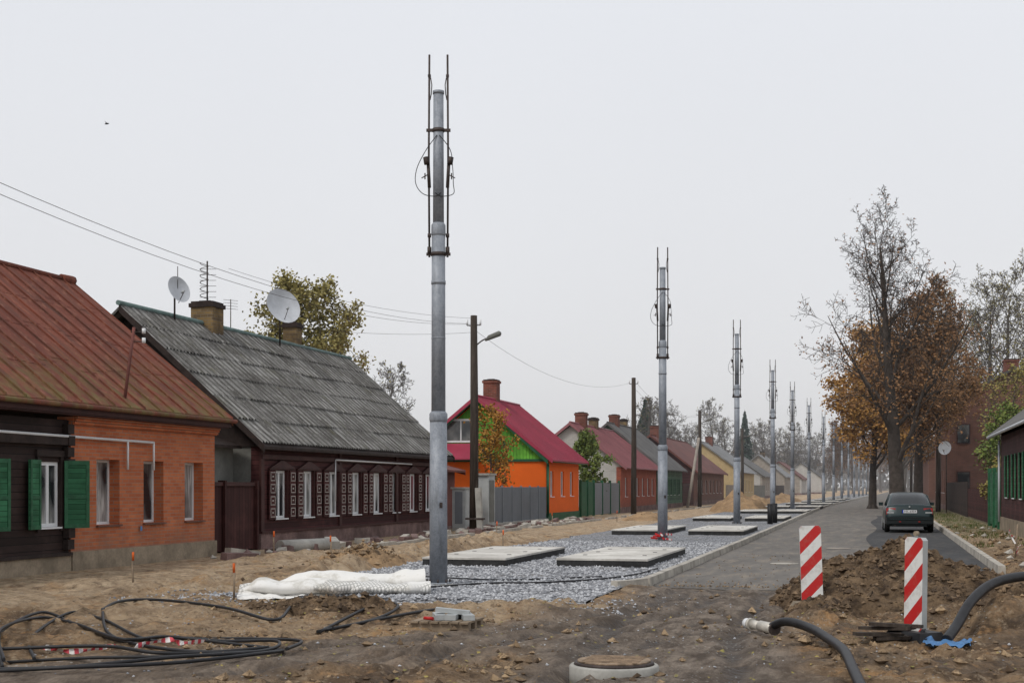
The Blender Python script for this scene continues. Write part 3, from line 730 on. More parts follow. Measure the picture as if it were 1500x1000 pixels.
def dish(name,c,Rr,nrm,parent,mastz):
    nrm=Vector(nrm).normalized(); u=nrm.orthogonal().normalized(); v=nrm.cross(u); c=Vector(c); mb=MB(); i=mb.idx(m_dish); b=len(mb.v)
    rings=5;n=28
    for k in range(rings+1):
        for j in range(n):
            rr=Rr*k/rings; a=2*math.pi*j/n; mb.v.append(tuple(c+u*rr*math.cos(a)+v*rr*1.05*math.sin(a)+nrm*(.28*rr*rr/Rr)))
    for k in range(rings):
        for j in range(n):
            q=b+k*n+j; w=b+k*n+(j+1)%n; mb.f.append((q,w,w+n,q+n)); mb.mi.append(i); mb.sm.append(True)
    feed=c+nrm*Rr*.9-Vector((0,0,Rr*.35))
    mb.tube([c-Vector((0,0,Rr))+nrm*.2*Rr,feed],.012,6,m_rod); mb.tube([feed,feed-nrm*.12],.04,8,m_silver)
    mb.tube([c-nrm*.03,(c.x-nrm.x*.1,c.y-nrm.y*.1,c.z-.1),(c.x-nrm.x*.1,c.y-nrm.y*.1,mastz)],.028,8,m_rod)
    return mb.build(name,parent)
dish('satellite_dish',(-19.5,37,7.25),.38,(.85,-.35,.25),h2,6.3); dish('satellite_dish',(-19.4,44.1,7.62),.6,(.70,-.55,.28),h2,6.3)
mb=MB(); mb.tube([(-19.5,37.05,7.2),(-19.5,37.05,7.95)],.012,5,m_rod)
mb.tube([(-19.7,39.3,7.1),(-19.7,39.3,8.45)],.025,6,m_rod)
pts=[]
for k in range(40): a=k*.9; pts.append((-19.7-.10+.13*math.cos(a),39.3+.13*math.sin(a),7.3+k*.028))
mb.tube(pts,.012,4,m_rod)
for k in range(6): mb.tube([(-19.7-.2,39.2,7.35+k*.17),(-19.7+.22,39.45,7.37+k*.17)],.008,4,m_rod)
mb.tube([(-19.7,40.9,6.4),(-19.7,40.9,7.5)],.015,5,m_rod)
for k in range(4): mb.tube([(-19.85,40.7,7.2+k*.09),(-19.55,41.1,7.2+k*.09)],.008,4,m_rod)
mb.build('antennas',h2)
house('dark_red_shed',1,-16.4,4,51.4,54.2,2.3,2.9,m_roofr,m_roofr,m_roofr,[],zp=.1)

# house 3
h3=house('orange_house',1,-15.65,6.8,66.9,74.6,2.95,6.05,m_orange,m_orange,m_mag,[68.2,70.6,72.8],(1.15,2.4),.75,m_greent,rib=.35,oh=.45,voh=.5,verge=m_mag,chims=[(-19.3,70.3,5.5,7.1,.7,m_chimr)],mid=True)
mb=MB()
gy=66.88
gable(mb,gy-.02,.03,-15.75,-22.35,2.95,3.0,-19.05,5.85,m_greeng)
mb.box(-15.5,-22.5,gy-.06,gy-.021,2.85,2.97,m_greent)
for sx in (-1,1):
    xe=-19.05+sx*3.6
    mb.hexa([(xe,gy-.45,2.72),(xe,gy-.42,2.72),(-19.05,gy-.42,5.85),(-19.05,gy-.45,5.85),(xe,gy-.45,2.95),(xe,gy-.42,2.95),(-19.05,gy-.42,6.08),(-19.05,gy-.45,6.08)],m_greent)
mb.box(-20.7,-19.1,gy-.06,gy-.022,3.8,4.95,m_white)
for a in (-20.62,-19.87): mb.box(a,a+.68,gy-.075,gy-.062,3.9,4.85,m_glassd)
mb.slab([(-19.0,gy-1.2,3.0),(-18.9,gy-.1,3.75),(-21.2,gy-.1,3.75),(-21.2,gy-1.2,3.0)],.07,m_mag)
mb.box(-15.60,-15.5,66.82,66.95,.1,2.8,m_greent); mb.tube([(-15.25,66.5,2.85),(-15.25,75,2.85)],.05,6,m_greent); mb.tube([(-15.5,66.8,2.7),(-15.5,66.8,.2)],.05,6,m_greent)
mb.build('green_gable',h3)
mb=MB(); mb.slab([(-22.2,66.7,3.2),(-22.2,76,3.2),(-27,76,5.0),(-27,66.7,5.0)],.1,m_mag); mb.box(-22.5,-27,67,67.2,0,3.1,m_orange); mb.build('annex_roof',h3)

fe=empty('grey_sheet_fence',(-15.6,61.8,0)); mb=MB()
y=56.9
while y<66.7:
    mb.box(-15.6,-15.63,y,y+1.6,.12,1.62,m_fence)
    k=y+.05
    while k<y+1.55: mb.box(-15.585,-15.6,k,k+.04,.12,1.62,m_fence); k+=.2
    mb.box(-15.57,-15.66,y-.05,y-.001,0,1.68,m_fence); y+=1.66
mb.box(-15.5,-15.7,56.8,66.8,-.1,.11,m_conc)
mb.build('panels',fe)
g=empty('white_gate_post',(-15.5,55.8,0)); mb=MB(); mb.box(-15.4,-15.9,55.6,56.6,0,2.1,m_silver); mb.box(-15.35,-15.95,55.5,56.7,2.1,2.18,m_conc); mb.box(-15.37,-15.4,55.75,56.4,.2,1.9,m_cement); mb.build('post_body',g)
g=empty('utility_cabinet',(-15.2,51.5,0)); mb=MB(); mb.box(-15.0,-15.5,50.9,52.3,.1,1.55,m_silver); mb.box(-14.95,-15.55,50.85,52.35,1.55,1.62,m_conc); mb.box(-14.98,-15.0,50.98,51.57,.2,1.48,m_silver); mb.box(-14.98,-15.0,51.63,52.22,.2,1.48,m_silver); mb.box(-15,-15.5,50.9,52.3,-.1,.1,m_conc)
mb.box(-15.1,-15.4,50.895,50.9,.25,1.45,m_fence); mb.build('cabinet_body',g)
fe=empty('green_yard_fence',(-15.6,78,0)); mb=MB(); mb.box(-15.6,-15.65,75,78.5,.05,1.9,m_greent); mb.box(-15.6,-15.64,78.6,86.5,.05,1.85,m_fence)
for yy in (74.9,76.7,78.5,81,83.5,86.5): mb.box(-15.55,-15.7,yy,yy+.1,0,2,m_greent)
mb.build('panels',fe)
h4=house('red_brick_house',1,-15.6,6.4,87.2,101.5,2.85,5.65,m_brickr,m_whiteb,m_magb,[89,91.2,93.4,95.6,97.8,99.8],(1.0,2.2),.8,rib=.4,oh=.4,chims=[(-18.7,90,5.2,6.4,.7,m_chimr),(-18.9,95,5.2,6.3,.6)])
h5=house('green_timber_house',1,-15.5,7.5,102.2,114.6,2.9,6.3,m_gw,m_gw,m_roofg,[104,106,108,110,112.4],(1.0,2.2),.8,oh=.4,shut=m_greenf,chims=[(-19.3,105,5.8,7.0,.7,m_chimr),(-19.5,110,5.8,6.9,.6)])
h6=house('dark_red_roof_house',1,-15.5,7.5,122,146,2.9,6.1,m_brickd,m_wood2,m_roofr,[125,128,131,134,137,140,143],(1.0,2.2),.9,oh=.4,chims=[(-19.3,125,5.6,7,.8,m_chimr)])
h7=house('yellow_house',1,-15.0,8.5,158,176,3.2,6.6,m_yel,m_yel,m_roofg2,[161,165,169,173],(1.0,2.3),1,oh=.4,chims=[(-19.2,165,5.9,7.4,.8,m_chimr)])
house('tan_house',1,-15.6,8.5,196,216,3.0,6.1,m_tan,m_whiteb,m_roofg,[199,203,207,211],(1.0,2.2),1,oh=.4,chims=[(-19.8,204,5.6,7.0,.8)])
house('grey_roof_house',1,-15.2,8.5,236,254,3.2,6.9,m_tan,m_tan,m_roofg2,[240,244,248],(1.0,2.3),1,oh=.4,chims=[(-19.4,244,6.0,7.6,.8)])
house('red_roof_house',1,-14.6,8.5,276,296,3.0,6.4,m_whiteb,m_tan,m_roofr,[280,284,288],(1.0,2.3),1,oh=.4)
house('white_house',1,-12.6,9,320,345,3.4,7,m_whiteb,m_whiteb,m_roofg,[325,330,335],(1.0,2.3),1,oh=.4)
fe=empty('timber_yard_fence',(-15.5,118,0)); mb=MB(); mb.box(-15.5,-15.55,114.8,121.8,.05,1.9,m_wood2); mb.box(-15.3,-15.35,146.5,157.5,.05,1.8,m_tan); mb.box(-15.2,-15.25,176.5,195.5,.05,1.8,m_cement); mb.box(-15.2,-15.25,217,235.5,.05,1.8,m_wood); mb.build('panels',fe)

# right houses
hr=house('right_wooden_house',-1,4.45,7,36,57.3,3.55,6.6,m_wood2,m_wood2,m_roofg,[38.2,41,43.6,46.2,48.9,51.6,54.4],(1.25,2.75),.85,m_plinth,shut=m_green,oh=.45,zp=.5,ze=3.6)
mb=MB(); mb.tube([(4.0,35.7,3.52),(4.0,57.6,3.52)],.06,8,m_dish); mb.tube([(4.38,57.2,3.4),(4.38,57.2,.3)],.045,8,m_dish); mb.build('gutter',hr)
fe=empty('green_gate',(4.4,60,0)); mb=MB(); mb.box(4.42,4.47,57.6,62.5,.1,2.2,m_green)
for yy in (57.5,60,62.5): mb.box(4.34,4.5,yy,yy+.14,0,2.4,m_greenf)
mb.build('panels',fe)
hb=house('tall_brick_house',-1,4.4,9.2,104,124,7.4,9.9,m_brickd,m_brickd,m_roofg,[106,109,112,115,118,121],(1.2,2.8),1,oh=.3,chims=[(8.9,106,9.2,10.6,1.0,m_chimr)])
mb=MB()
for zz in (1.3,4.6):
    for xx in (5.6,7.8,10.6): mb.box(xx-.45,xx+.45,103.93,103.99,zz,zz+1.4,m_trim); mb.box(xx-.38,xx+.38,103.9,103.93,zz+.08,zz+1.32,m_glassd)
mb.build('gable_windows',hb)
house('far_right_house',-1,4.4,8,140,165,4.5,7.5,m_brickd,m_brickd,m_roofg,[],oh=.3)
fe=empty('dark_yard_fence',(4.4,80,0)); mb=MB(); mb.box(4.4,4.45,78,103,.05,1.9,m_wood)
y=62.7
while y<77.8: mb.box(4.42,4.46,y,y+.11,.1,1.5+.05*R(),m_wood2); y+=.16
mb.build('panels',fe)

# ---------------------------------------------------------------- wooden utility poles + wires
def upole(x,y,H,lamp=True,prop=False,name='wooden_utility_pole'):
    e=empty(name,(x,y,0)); mb=MB()
    mb.tube([(x,y,-.2),(x+.02,y,H*.5),(x,y,H)],[.17,.15,.12],10,m_poleW)
    mb.tube([(x-.25,y,H-.35),(x+.25,y,H-.35)],.02,6,m_rod)
    for sx in (-.25,.25): mb.tube([(x+sx,y,H-.35),(x+sx,y,H-.15)],.035,8,m_white)
    if prop: mb.obox((x+.25,y-.15,.75),(.2,.2,1.7),m_conc,(0,-.05,0)); mb.box(x-.25,x+.42,y-.26,y-.0,.45,.52,m_rod)
    mb.build('pole_timber',e)
    if lamp:
        mb=MB(); mb.tube(spline([(x,y,H-1.15),(x+.35,y-.05,H-.9),(x+.7,y-.1,H-.8)],5),.025,6,m_rod)
        mb.tube([(x+.45,y-.07,H-.92),(x+.6,y-.1,H-.82),(x+1.0,y-.12,H-.68),(x+1.05,y-.12,H-.67)],[.03,.09,.1,.04],8,m_cement); mb.build('street_lamp_head',e)
    return e
upole(-14.2,10,7.8,False); upole(-14.2,49.3,7.8,True,True); upole(-14,82.4,8.0,False); upole(-14,113.8,7.7); upole(-14,150,7.7); upole(-13.5,190,7.7)
upole(3.6,96,8,False); upole(3.4,60+110,8,False)
mb=MB(); mb.tube([(-14.6,111,0),(-14.05,113.7,5.5)],.12,8,m_tan); mb.build('pole_brace')
def wire(a,b,sag,mb,r=.006):
    a=Vector(a);b=Vector(b);pts=[]
    for k in range(25):
        t_=k/24; p=a.lerp(b,t_); p.z-=4*sag*t_*(1-t_); pts.append(p)
    mb.tube(pts,r,4,m_rod,False)
mb=MB()
wire((-14.45,10,7.6),(-14.45,49.3,7.5),1.2,mb); wire((-14.15,10,7.6),(-13.95,49.3,7.5),1.15,mb)
wire((-14.45,49.3,7.5),(-14.25,82.4,7.7),1.0,mb)
wire((-14.2,49.3,7.2),(-19.7,46.2,7.2),.15,mb); wire((-14.2,49.3,7.7),(-19,39.3,8.2),.3,mb)
wire((-14.25,82.4,7.7),(-14.2,113.8,7.4),.9,mb); wire((-13.75,82.4,7.6),(-13.8,113.8,7.4),.9,mb); wire((-14,113.8,7.4),(-14,150,7.4),.9,mb)
mb.build('overhead_wires')

# ---------------------------------------------------------------- trees
def rvec():
    while True:
        v=Vector((U(-1,1),U(-1,1),U(-1,1)))
        if .01<v.length<1: return v.normalized()
def leafq(mb,p,s,m):
    a=rvec(); b=a.orthogonal().normalized(); a=a*s; b=b*s*.7; p=Vector(p)
    mb.face([p-a,p+b,p+a,p-b],m)
def grow(mb,p,d,L,r,lv,P):
    ns=P['seg'][lv]; pts=[p]; rad=[r]; dirs=[d]; rmin=P['rmin']
    for i in range(ns):
        d=(d+rvec()*P['wig'][lv]+Vector((0,0,P['trop'][lv]))).normalized(); p=p+d*(L/ns); pts.append(p); dirs.append(d)
        rad.append(max(rmin,r*(1-(i+1)/ns*P['tap'][lv])))
    mb.tube(pts,rad,P['sid'][lv],P['bark'],False)
    last=lv==len(P['seg'])-1
    if last:
        for k in range(P['leaf']):
            if R()<P['lfrac'](p):
                q=pts[0].lerp(pts[-1],R())+rvec()*P['lspread']*R(); leafq(mb,q,U(.6,1.2)*P['lsize'],P['lm'])
        return
    n=P['num'][lv]; st=P['st'][lv]
    for k in range(n):
        t_=st+(1-st)*(k+R())/n; f=t_*ns; i=min(int(f),ns-1); q=pts[i].lerp(pts[i+1],f-i); rr=rad[i]+(rad[i+1]-rad[i])*(f-i)
        dd=dirs[i+1]; ax=dd.orthogonal().normalized(); ax.rotate(Matrix.Rotation(k*2.4+U(-.6,.6),3,dd)); ang=math.radians(U(*P['ang'][lv]))
        nd=dd.copy(); nd.rotate(Matrix.Rotation(ang,3,ax))
        ll=L*P['rat'][lv]*(1.15-P['fall'][lv]*(t_-st)/(1-st))*U(.75,1.2)
        grow(mb,q,nd,ll,max(rmin,rr*P['rr'][lv]),lv+1,P)
def tree(name,loc,H,r,lm=lf_gold,leaf=0,lfrac=lambda p:1,bark=m_bark,narrow=1,droop=0,lsize=.09,dens=1,lspread=.35,rmin=.012,stm=.22,rat0=.42,up=.12):
    P=dict(seg=[8,6,4,3,2],wig=[.07,.16,.22,.28,.3],trop=[.03,up,.05-droop*.3,-droop,-droop*1.5],tap=[.9,.85,.85,.8,.6],sid=[10,6,4,3,3],
       num=[int(17*dens),int(8*dens),int(6*dens),5],st=[stm,.15,.1,.1],ang=[(30*narrow,58*narrow),(30,60),(30,65),(25,70)],
       rat=[rat0,.45,.45,.45],fall=[.72,.5,.5,.4],rr=[.42,.5,.55,.6],rmin=rmin,bark=bark,leaf=leaf,lfrac=lfrac,lspread=lspread,lsize=lsize,lm=lm)
    mb=MB(); grow(mb,Vector((0,0,-.1)),Vector((0,0,1)),H,r,0,P)
    for k in range(6): 
        a=k; mb.tube([(0,0,.5),(r*1.3*math.cos(a),r*1.3*math.sin(a),-.1)],[r*.5,r*.3],6,bark,False)
    mesh=mb.mesh(name)
    o=bpy.data.objects.new(name,mesh); o.location=loc; scene.collection.objects.link(o); return mesh
random.seed(17)
tree('large_lime_tree',(1.0,88,0),16.6,.5,lf_brown,4,lambda p:(.7 if p.z<8.5 else .25 if p.z<11 else .04),narrow=.88,dens=1.12,rmin=.012,rat0=.40,up=.14,stm=.16,lsize=.09,lspread=.6)
random.seed(5)
tree('golden_birch_tree',(-.6,110,0),12.5,.32,lf_gold,10,lambda p:.85 if p.z<10.5 else .2,droop=.34,lsize=.12,dens=1.0,rmin=.014,lspread=.8)
random.seed(9)
tree('brown_leaved_tree',(2.4,97,0),13.0,.36,lf_brown,12,lambda p:.85 if p.z<11 else .25,lsize=.105,dens=1.05,rmin=.014,lspread=.8,narrow=.95)
random.seed(21)
tb=tree('bare_birch_tree',(9.2,128,0),17.0,.33,lf_ybr,2,lambda p:.3,narrow=.8,rmin=.016,dens=.95,bark=m_barkm)
def inst(name,mesh,x,y,s):
    o=bpy.data.objects.new(name,mesh); o.location=(x,y,0); o.rotation_euler=(0,0,U(0,6.28)); o.scale=(s,s,s*U(.9,1.1)); scene.collection.objects.link(o)
inst('bare_birch_tree',tb,6.6,130,1.0); inst('bare_birch_tree',tb,13.5,120,1.0); inst('bare_birch_tree',tb,11,140,1.1)
random.seed(30)
tf=tree('street_tree',(1.6,130,0),13,.3,lf_brown,4,lambda p:.6,bark=m_barkl,rmin=.02,dens=.85,lsize=.15,lspread=.6)
for x,y,s in ((1.8,148,1.0),(2.2,168,1.05),(2.8,190,1.1),(3.2,215,1.1),(3.5,245,1.15),(4.5,280,1.2),(5,320,1.2),(-6,330,1.0),(-7,270,.7),(-9,360,1.1),(0,420,1.2),(4,390,1.3),(-4,470,1.3),(8,450,1.3)): inst('street_tree',tf,x,y,s)
random.seed(41)
tree('yellowing_tree',(-32,73.5,0),11.6,.3,lf_ybr,8,lambda p:.75,lsize=.105,dens=.95,rmin=.015,bark=m_barkm,lspread=.7,narrow=1.2)
tl=tree('bare_tree',(-40,112,0),11.0,.28,lf_ybr,1,lambda p:.1,bark=m_barkl,dens=.85,rmin=.018)
for x,y,s in ((-27,165,.95),(-30,190,1.15),(-24,175,.8),(-28,215,1.0),(-24,235,1.1),(-30,270,1.4),(-22,255,1.0),(-24,300,1.3),(-20,330,1.3),(-26,360,1.5),(-17,380,1.3),(-22,420,1.5),(-14,450,1.5),(-36,250,1.3),(-8,520,1.5),(-19,300,1.1),(-16,340,1.2),(-12,400,1.4)): inst('bare_tree',tl,x,y,s)
random.seed(4)
tree('small_orange_tree',(-17.3,63.5,0),4.8,.08,lf_or,5,lambda p:.7,dens=.6,lsize=.075,lspread=.4,stm=.15,bark=m_barkm)
tree('green_garden_tree',(-16.9,83,0),4.5,.09,lf_green,6,lambda p:.95,dens=.62,lsize=.10,lspread=.35,stm=.12)
tree('green_bush',(5.7,75,0),5.0,.08,lf_green,6,lambda p:.8,dens=.64,lsize=.085,lspread=.5,stm=.08)
tree('yellow_bush',(4.9,64,0),2.6,.05,lf_yg,5,lambda p:.8,dens=.6,lsize=.06,lspread=.25,stm=.08)
tree('hanging_birch_branches_tree',(6.9,84,0),7.5,.14,lf_yg,3,lambda p:.5,dens=.75,lsize=.08,droop=.1,bark=m_barkm)
def conifer(x,y,H,Rr,n=3500):
    mb=MB(); mb.tube([(0,0,-.1),(0,0,H)],[.2,.02],6,m_bark,False)
    for k in range(n):
        t_=R()**.7; z=H*(1-t_)*.95+.4; a=U(0,6.28); rr=Rr*(H-z)/H*(.75+.3*math.sin(a*5+z*3))*math.sqrt(U(.2,1)); s=U(.12,.3)
        p=Vector((rr*math.cos(a),rr*math.sin(a),z-rr*.25)); leafq(mb,p,s,lf_con)
    mb.build('conifer_tree',loc=(x,y,0))
conifer(-28.6,177,12.8,3.4,6000); conifer(-22,240,14.5,3.2,4500); conifer(-25,150,7.5,1.8)
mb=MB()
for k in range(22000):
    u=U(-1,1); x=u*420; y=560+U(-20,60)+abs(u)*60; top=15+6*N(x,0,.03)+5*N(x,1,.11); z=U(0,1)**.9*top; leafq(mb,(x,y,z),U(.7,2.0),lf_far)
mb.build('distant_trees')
mb=MB()
for k in range(4500):
    x=U(2.5,4.3); y=40+R()**1.1*56
    if N(x,y,.7,3)<.05: continue
    z=gz(x,y); a=U(0,6.28); h=U(.04,.16); w=.012
    mb.face([(x-w*math.cos(a),y-w*math.sin(a),z),(x+w*math.cos(a),y+w*math.sin(a),z),(x+U(-.06,.06),y+U(-.06,.06),z+h)],lf_grass)
mb.build('verge_grass')

# ---------------------------------------------------------------- mounds
def mound(name,cx,cy,rx,ry,h,m,n=90,seed=0,clods=0,peak=.8,cm=None):
    mb=MB(); i0=mb.idx(m)
    def f(x,y):
        u=(x-cx)/rx;v=(y-cy)/ry; q=math.sqrt(u*u+v*v)+.2*N(x,y,1.1,seed)
        b=max(0,1-q)
        z=h*(b**peak)*(1+.3*N(x,y,1.6,seed+1)) if b>0 else 0
        return z+ (.15*h**.5*N(x,y,2.6,seed+2)+.11*abs(N(x,y,6,seed+3))+.05*N(x,y,13,seed+4))*min(1,b*4)-.06*(1-min(1,b*6))
    for j in range(n+1):
        for i in range(n+1):
            x=cx+rx*1.15*(2*i/n-1); y=cy+ry*1.15*(2*j/n-1); mb.v.append((x,y,f(x,y)+(gz(x,y)*.5 if y<24 else 0)))
    for j in range(n):
        for i in range(n):
            a=j*(n+1)+i; mb.f.append((a,a+1,a+n+2,a+n+1)); mb.mi.append(0); mb.sm.append(True)
    for k in range(clods):
        a=U(0,6.28); q=U(0,1.05)**.6; x=cx+rx*q*math.cos(a); y=cy+ry*q*math.sin(a); r=.012+.075*R()**4; rock(mb,(x,y,f(x,y)+gz(x,y)*.5),r,cm or m_clod)
    return mb.build(name)
mound('dirt_mound',.15,20.4,1.8,1.6,.74,m_dirt,130,1,3500,.6,m_clodd)
mound('dirt_mound',1.75,18.0,.95,1.3,.38,m_dirt,80,5,1200,.8,m_clodd)
mound('dirt_mound',-.75,18.2,.5,.7,.2,m_dirt,50,6,400,.8,m_clodd)
mound('dirt_mound',-6.9,17.1,1.25,.5,.16,m_dirt,70,16,700,.8,m_clodd)
mound('sand_mound',-9.0,94,1.9,4,1.35,m_sand,50,7,100)
mound('sand_mound',-10.4,122,2.0,4,.8,m_sand,40,8,0)
mound('sand_mound',-11.2,70,1.2,3,.35,m_sand,40,9,100)
mound('sand_mound',-9.8,150,2.0,5,.9,m_sand,40,10,0)
mound('sand_mound',-10.3,27.6,.9,1.5,.40,m_sand,60,12,400)

# ---------------------------------------------------------------- barriers
def barrier(x,y,rz,lean,z,knob=True):
    e=empty('striped_barrier_board',(x,y,z)); 
    mb=MB(); w,h,t_=.28,1.0,.035
    prof=[(-w/2,.03),(-w/2+.03,0),(w/2-.03,0),(w/2,.03),(w/2,h-.03),(w/2-.03,h),(-w/2+.03,h),(-w/2,h-.03)]
    mb.face([(a,-t_,b) for a,b in prof],m_stripe); mb.face([(a,t_,b) for a,b in prof][::-1],m_stripe)
    for i in range(8):
        a=prof[i];b=prof[(i+1)%8]; mb.face([(b[0],-t_,b[1]),(a[0],-t_,a[1]),(a[0],t_,a[1]),(b[0],t_,b[1])],m_silver)
    o=bpy.data.objects.new('board',mb.mesh('board')); scene.collection.objects.link(o); o.parent=e; o.location=(0,0,.1)
    mb=MB(); mb.hexa([(-.3,-.2,0),(.3,-.2,0),(.3,.2,0),(-.3,.2,0),(-.24,-.15,.1),(.24,-.15,.1),(.24,.15,.1),(-.24,.15,.1)],m_black if x>0 else m_plinth)
    if knob: mb.tube([(0,0,1.1),(0,0,1.16)],.02,8,m_silver); mb.tube([(0,-.02,1.14),(0,.02,1.14)],.028,10,m_plinth)
    mb.box(-.05,.05,.036,.075,.1,1.05,m_silver)
    o=bpy.data.objects.new('foot',mb.mesh('foot')); scene.collection.objects.link(o); o.parent=e
    e.rotation_euler=(0,math.radians(lean),rz)
barrier(-.87,19.2,math.radians(8),-2,.03,False)
barrier(.36,15.9,math.radians(-50),1,gz(.36,15.9)-.0)
mb=MB()
for k in range(5): mb.obox((.1+U(-.15,.15),15.75+U(-.2,.2),.03+.035*k+gz(.1,15.7)),(.55,.12,.035),m_poleW,(U(-.05,.05),U(-.08,.08),U(-.6,.9)))
mb.build('timber_offcuts')
mb=MB()
def bt(u,v):
    x=.45+.45*u+.05*N(u*20,v*20,.3); y=15.2+.35*v+.05*N(v*20,u*20,.3); return (x,y,gz(x,y)+.03+.08*abs(N(x,y,7,3))+.03*N(x,y,16))
mb.grid(bt,20,20,m_blue); mb.build('blue_tarp')

# ---------------------------------------------------------------- hoses/cables
def hose(P,r,m=m_black,n=10):
    mb=MB(); pts=spline([(a,b,gz(a,b)+r+(c if c else 0)) for a,b,c in P],10); mb.tube(pts,r,n,m); return mb,pts
mb,pts=hose([(-1.22,15.9,.03),(-1.0,15.6,.10),(-.72,15.2,.12),(-.5,14.5,.06),(-.33,13.6,.0),(-.22,12.6,0),(-.1,11.6,0),(.1,10.6,0)],.048)
m_steel=M('coupling_steel',(.55,.52,.46),.4,.2,.2,9)
a,b=Vector(pts[0]),Vector(pts[2]); d=(a-b).normalized()
d.z=max(d.z,.02); d.normalize(); a=a+Vector((0,0,.03))
mb.tube([a-d*.16,a+d*.12],.062,14,m_steel); mb.tube([a+d*.12,a+d*.3],.052,14,m_steel); mb.tube([a+d*.3,a+d*.34],.068,14,m_steel); mb.tube([a+d*.34,a+d*.42],.058,14,m_white); mb.tube([a-d*.18,a-d*.15],.07,14,m_rod)
mb.build('pump_hose')
mb=MB(); mb.tube(spline([(.66,15.4,.06),(.78,15.75,.18),(.95,16.2,.40),(1.2,16.7,.56),(1.55,17.2,.62),(2.0,17.7,.60),(2.6,18.3,.45)],10),.055,12,m_black); mb.build('pump_hose')
def cable(P,r): 
    mb.tube(spline([(a,b,gz(a,b)+r+.01+.04*R()) for a,b in P],9),r,7,m_black)
mb=MB()
L1=[(-7.80,11.48),(-9.22,13.53),(-10.07,15.6),(-9.28,15.08),(-7.64,13.26),(-7.5,14.0),(-6.78,13.95),(-6.01,13.55),(-5.78,12.7),(-6.24,11.73),(-6.96,11.2),(-7.8,11.2)]
cable(L1,.018); cable([(x+.12,y-.2) for x,y in L1],.018); cable([(x*.98+.05,y*1.015) for x,y in L1[:9]],.018)
cable([(-9.43,15.95),(-10.0,17.35),(-9.67,17.8),(-7.94,16.3),(-7.04,15.75),(-7.2,16.6),(-7.59,17.6),(-8.08,19.3)],.02)
cable([(-9.43,15.95),(-8.28,14.1),(-7.3,13.0),(-6.37,12.66),(-5.9,13.1)],.018)
cable([(-8.6,12.4),(-7.4,12.5),(-6.6,12.3),(-5.7,13.0)],.018); cable([(-8.3,12.0),(-7.2,11.9),(-6.4,12.1),(-5.9,12.8)],.016)
cable([(-6.15,15.07),(-6.29,16.75),(-6.44,17.9),(-7.4,18.9)],.02); cable([(-6.05,15.2),(-5.63,16.9),(-5.5,18)],.02)
cable([(-6.2,15.1),(-5.9,16.2),(-6.0,17.3),(-6.9,18.4)],.02)
mb.build('black_cable_coil')
mb=MB(); mb.tube(spline([(a,b,.06) for a,b in ((-6.9,21.5),(-6.2,22.6),(-5.5,22.9),(-4.7,24),(-4.3,25.5),(-4.2,27.5))],8),.015,6,m_black); mb.tube(spline([(-8.5,24.5,.05),(-7.3,23.2,.1),(-6.2,23.6,.05),(-4.8,24.9,.05)],8),.012,6,m_black); mb.build('black_cable')
mb=MB()
for px in ([(-8.1,12.6),(-7.7,12.5),(-7.5,12.8),(-7.3,12.6)],[(-7.2,12.8),(-7.0,13.1),(-6.8,13.0),(-6.7,13.3)]):
    q=spline([(a,b,gz(a,b)+.05) for a,b in px],6)
    for i,(a,b) in enumerate(zip(q[:-1],q[1:])):
        w0=Vector((.005,.02*math.cos(i),.02+.008*math.sin(i*1.3))); w1=Vector((.005,.02*math.cos(i+1),.02+.008*math.sin(i*1.3+1.3))); mb.face([a-w0,b-w1,b+w1,a+w0],m_tape)
mb.build('warning_tape')

x,y=-2.3,12.5; z=gz(x,y)-.02; mb=MB()
mb.tube([(x,y,z-.1),(x,y,z+.085),(x,y,z+.10)],[.40,.40,.385],40,m_conc)
m_iron=M('rusty_lid',(.30,.22,.15),.8,.2,.4,12,.8,60,.01)
mb.tube([(x,y,z+.10),(x,y,z+.125)],[.36,.35],40,m_rod); mb.tube([(x,y,z+.125),(x,y,z+.14)],[.33,.325],40,m_iron)
for k in range(-4,5): mb.box(x-.25,x+.25,y+k*.06-.01,y+k*.06+.01,z+.14,z+.147,m_iron)
mb.build('manhole_cover')
mb=MB(); mb.tube([(-1.1,39,-.01),(-1.1,39,.003)],.33,30,m_tan); mb.tube([(-2.0,31,-.01),(-2.0,31,.0)],.3,30,m_kerb); mb.build('road_manhole')

# geotextile: flattened roll plus a loose draped flap
mb=MB()
A=Vector((-9.35,19.75,0)); B=Vector((-6.75,20.75,0)); ax=(B-A).normalized(); pr=Vector((ax.y,-ax.x,0))
def roll(off,rw,rh,u0,u1,seed,turns=1.15,zo=0):
    def f(u,v):
        s=u0+(u1-u0)*u; c=A.lerp(B,s)+pr*(off*(1-.2*s)+.06*N(s*4,seed,1))
        th=2*math.pi*(v*turns)-math.pi*.5; k=1-.16*v
        ww=rw*(1+.22*N(s*5,seed,1.3))*k*(sm(-.05,.15,u)*.75+.25); hh=rh*(1+.45*N(s*4,seed+5,1.1))*k*(sm(-.05,.2,u)*.8+.2)
        fold=.045*N(s*7,v*5,1.0,seed)+.02*N(s*15,v*3,1.0,seed+2)
        p=c+pr*(ww+fold)*math.cos(th); z=.04+zo+hh+(hh+fold)*math.sin(th)
        return (p.x,p.y,z+gz(c.x,c.y)*.4+.02)
    mb.grid(f,90,48,m_geo)
roll(-.35,.36,.19,.12,1,1); roll(.30,.30,.12,0,.75,9); roll(.38,.26,.10,.55,1.02,14)
def flap(u,v):
    s=u*1.0; c=A.lerp(B,s)+pr*(.1+.72*v*(.55+.45*math.sin(1+s*4.5)))
    z=gz(c.x,c.y)*.6+.03+.18*(1-v)**2+.07*abs(N(s*8,v*4,1,3))+.03*math.sin(s*14+v*3)*(v)
    return (c.x,c.y,z)
mb.grid(flap,100,24,m_geo)
mb.build('white_geotextile_roll')
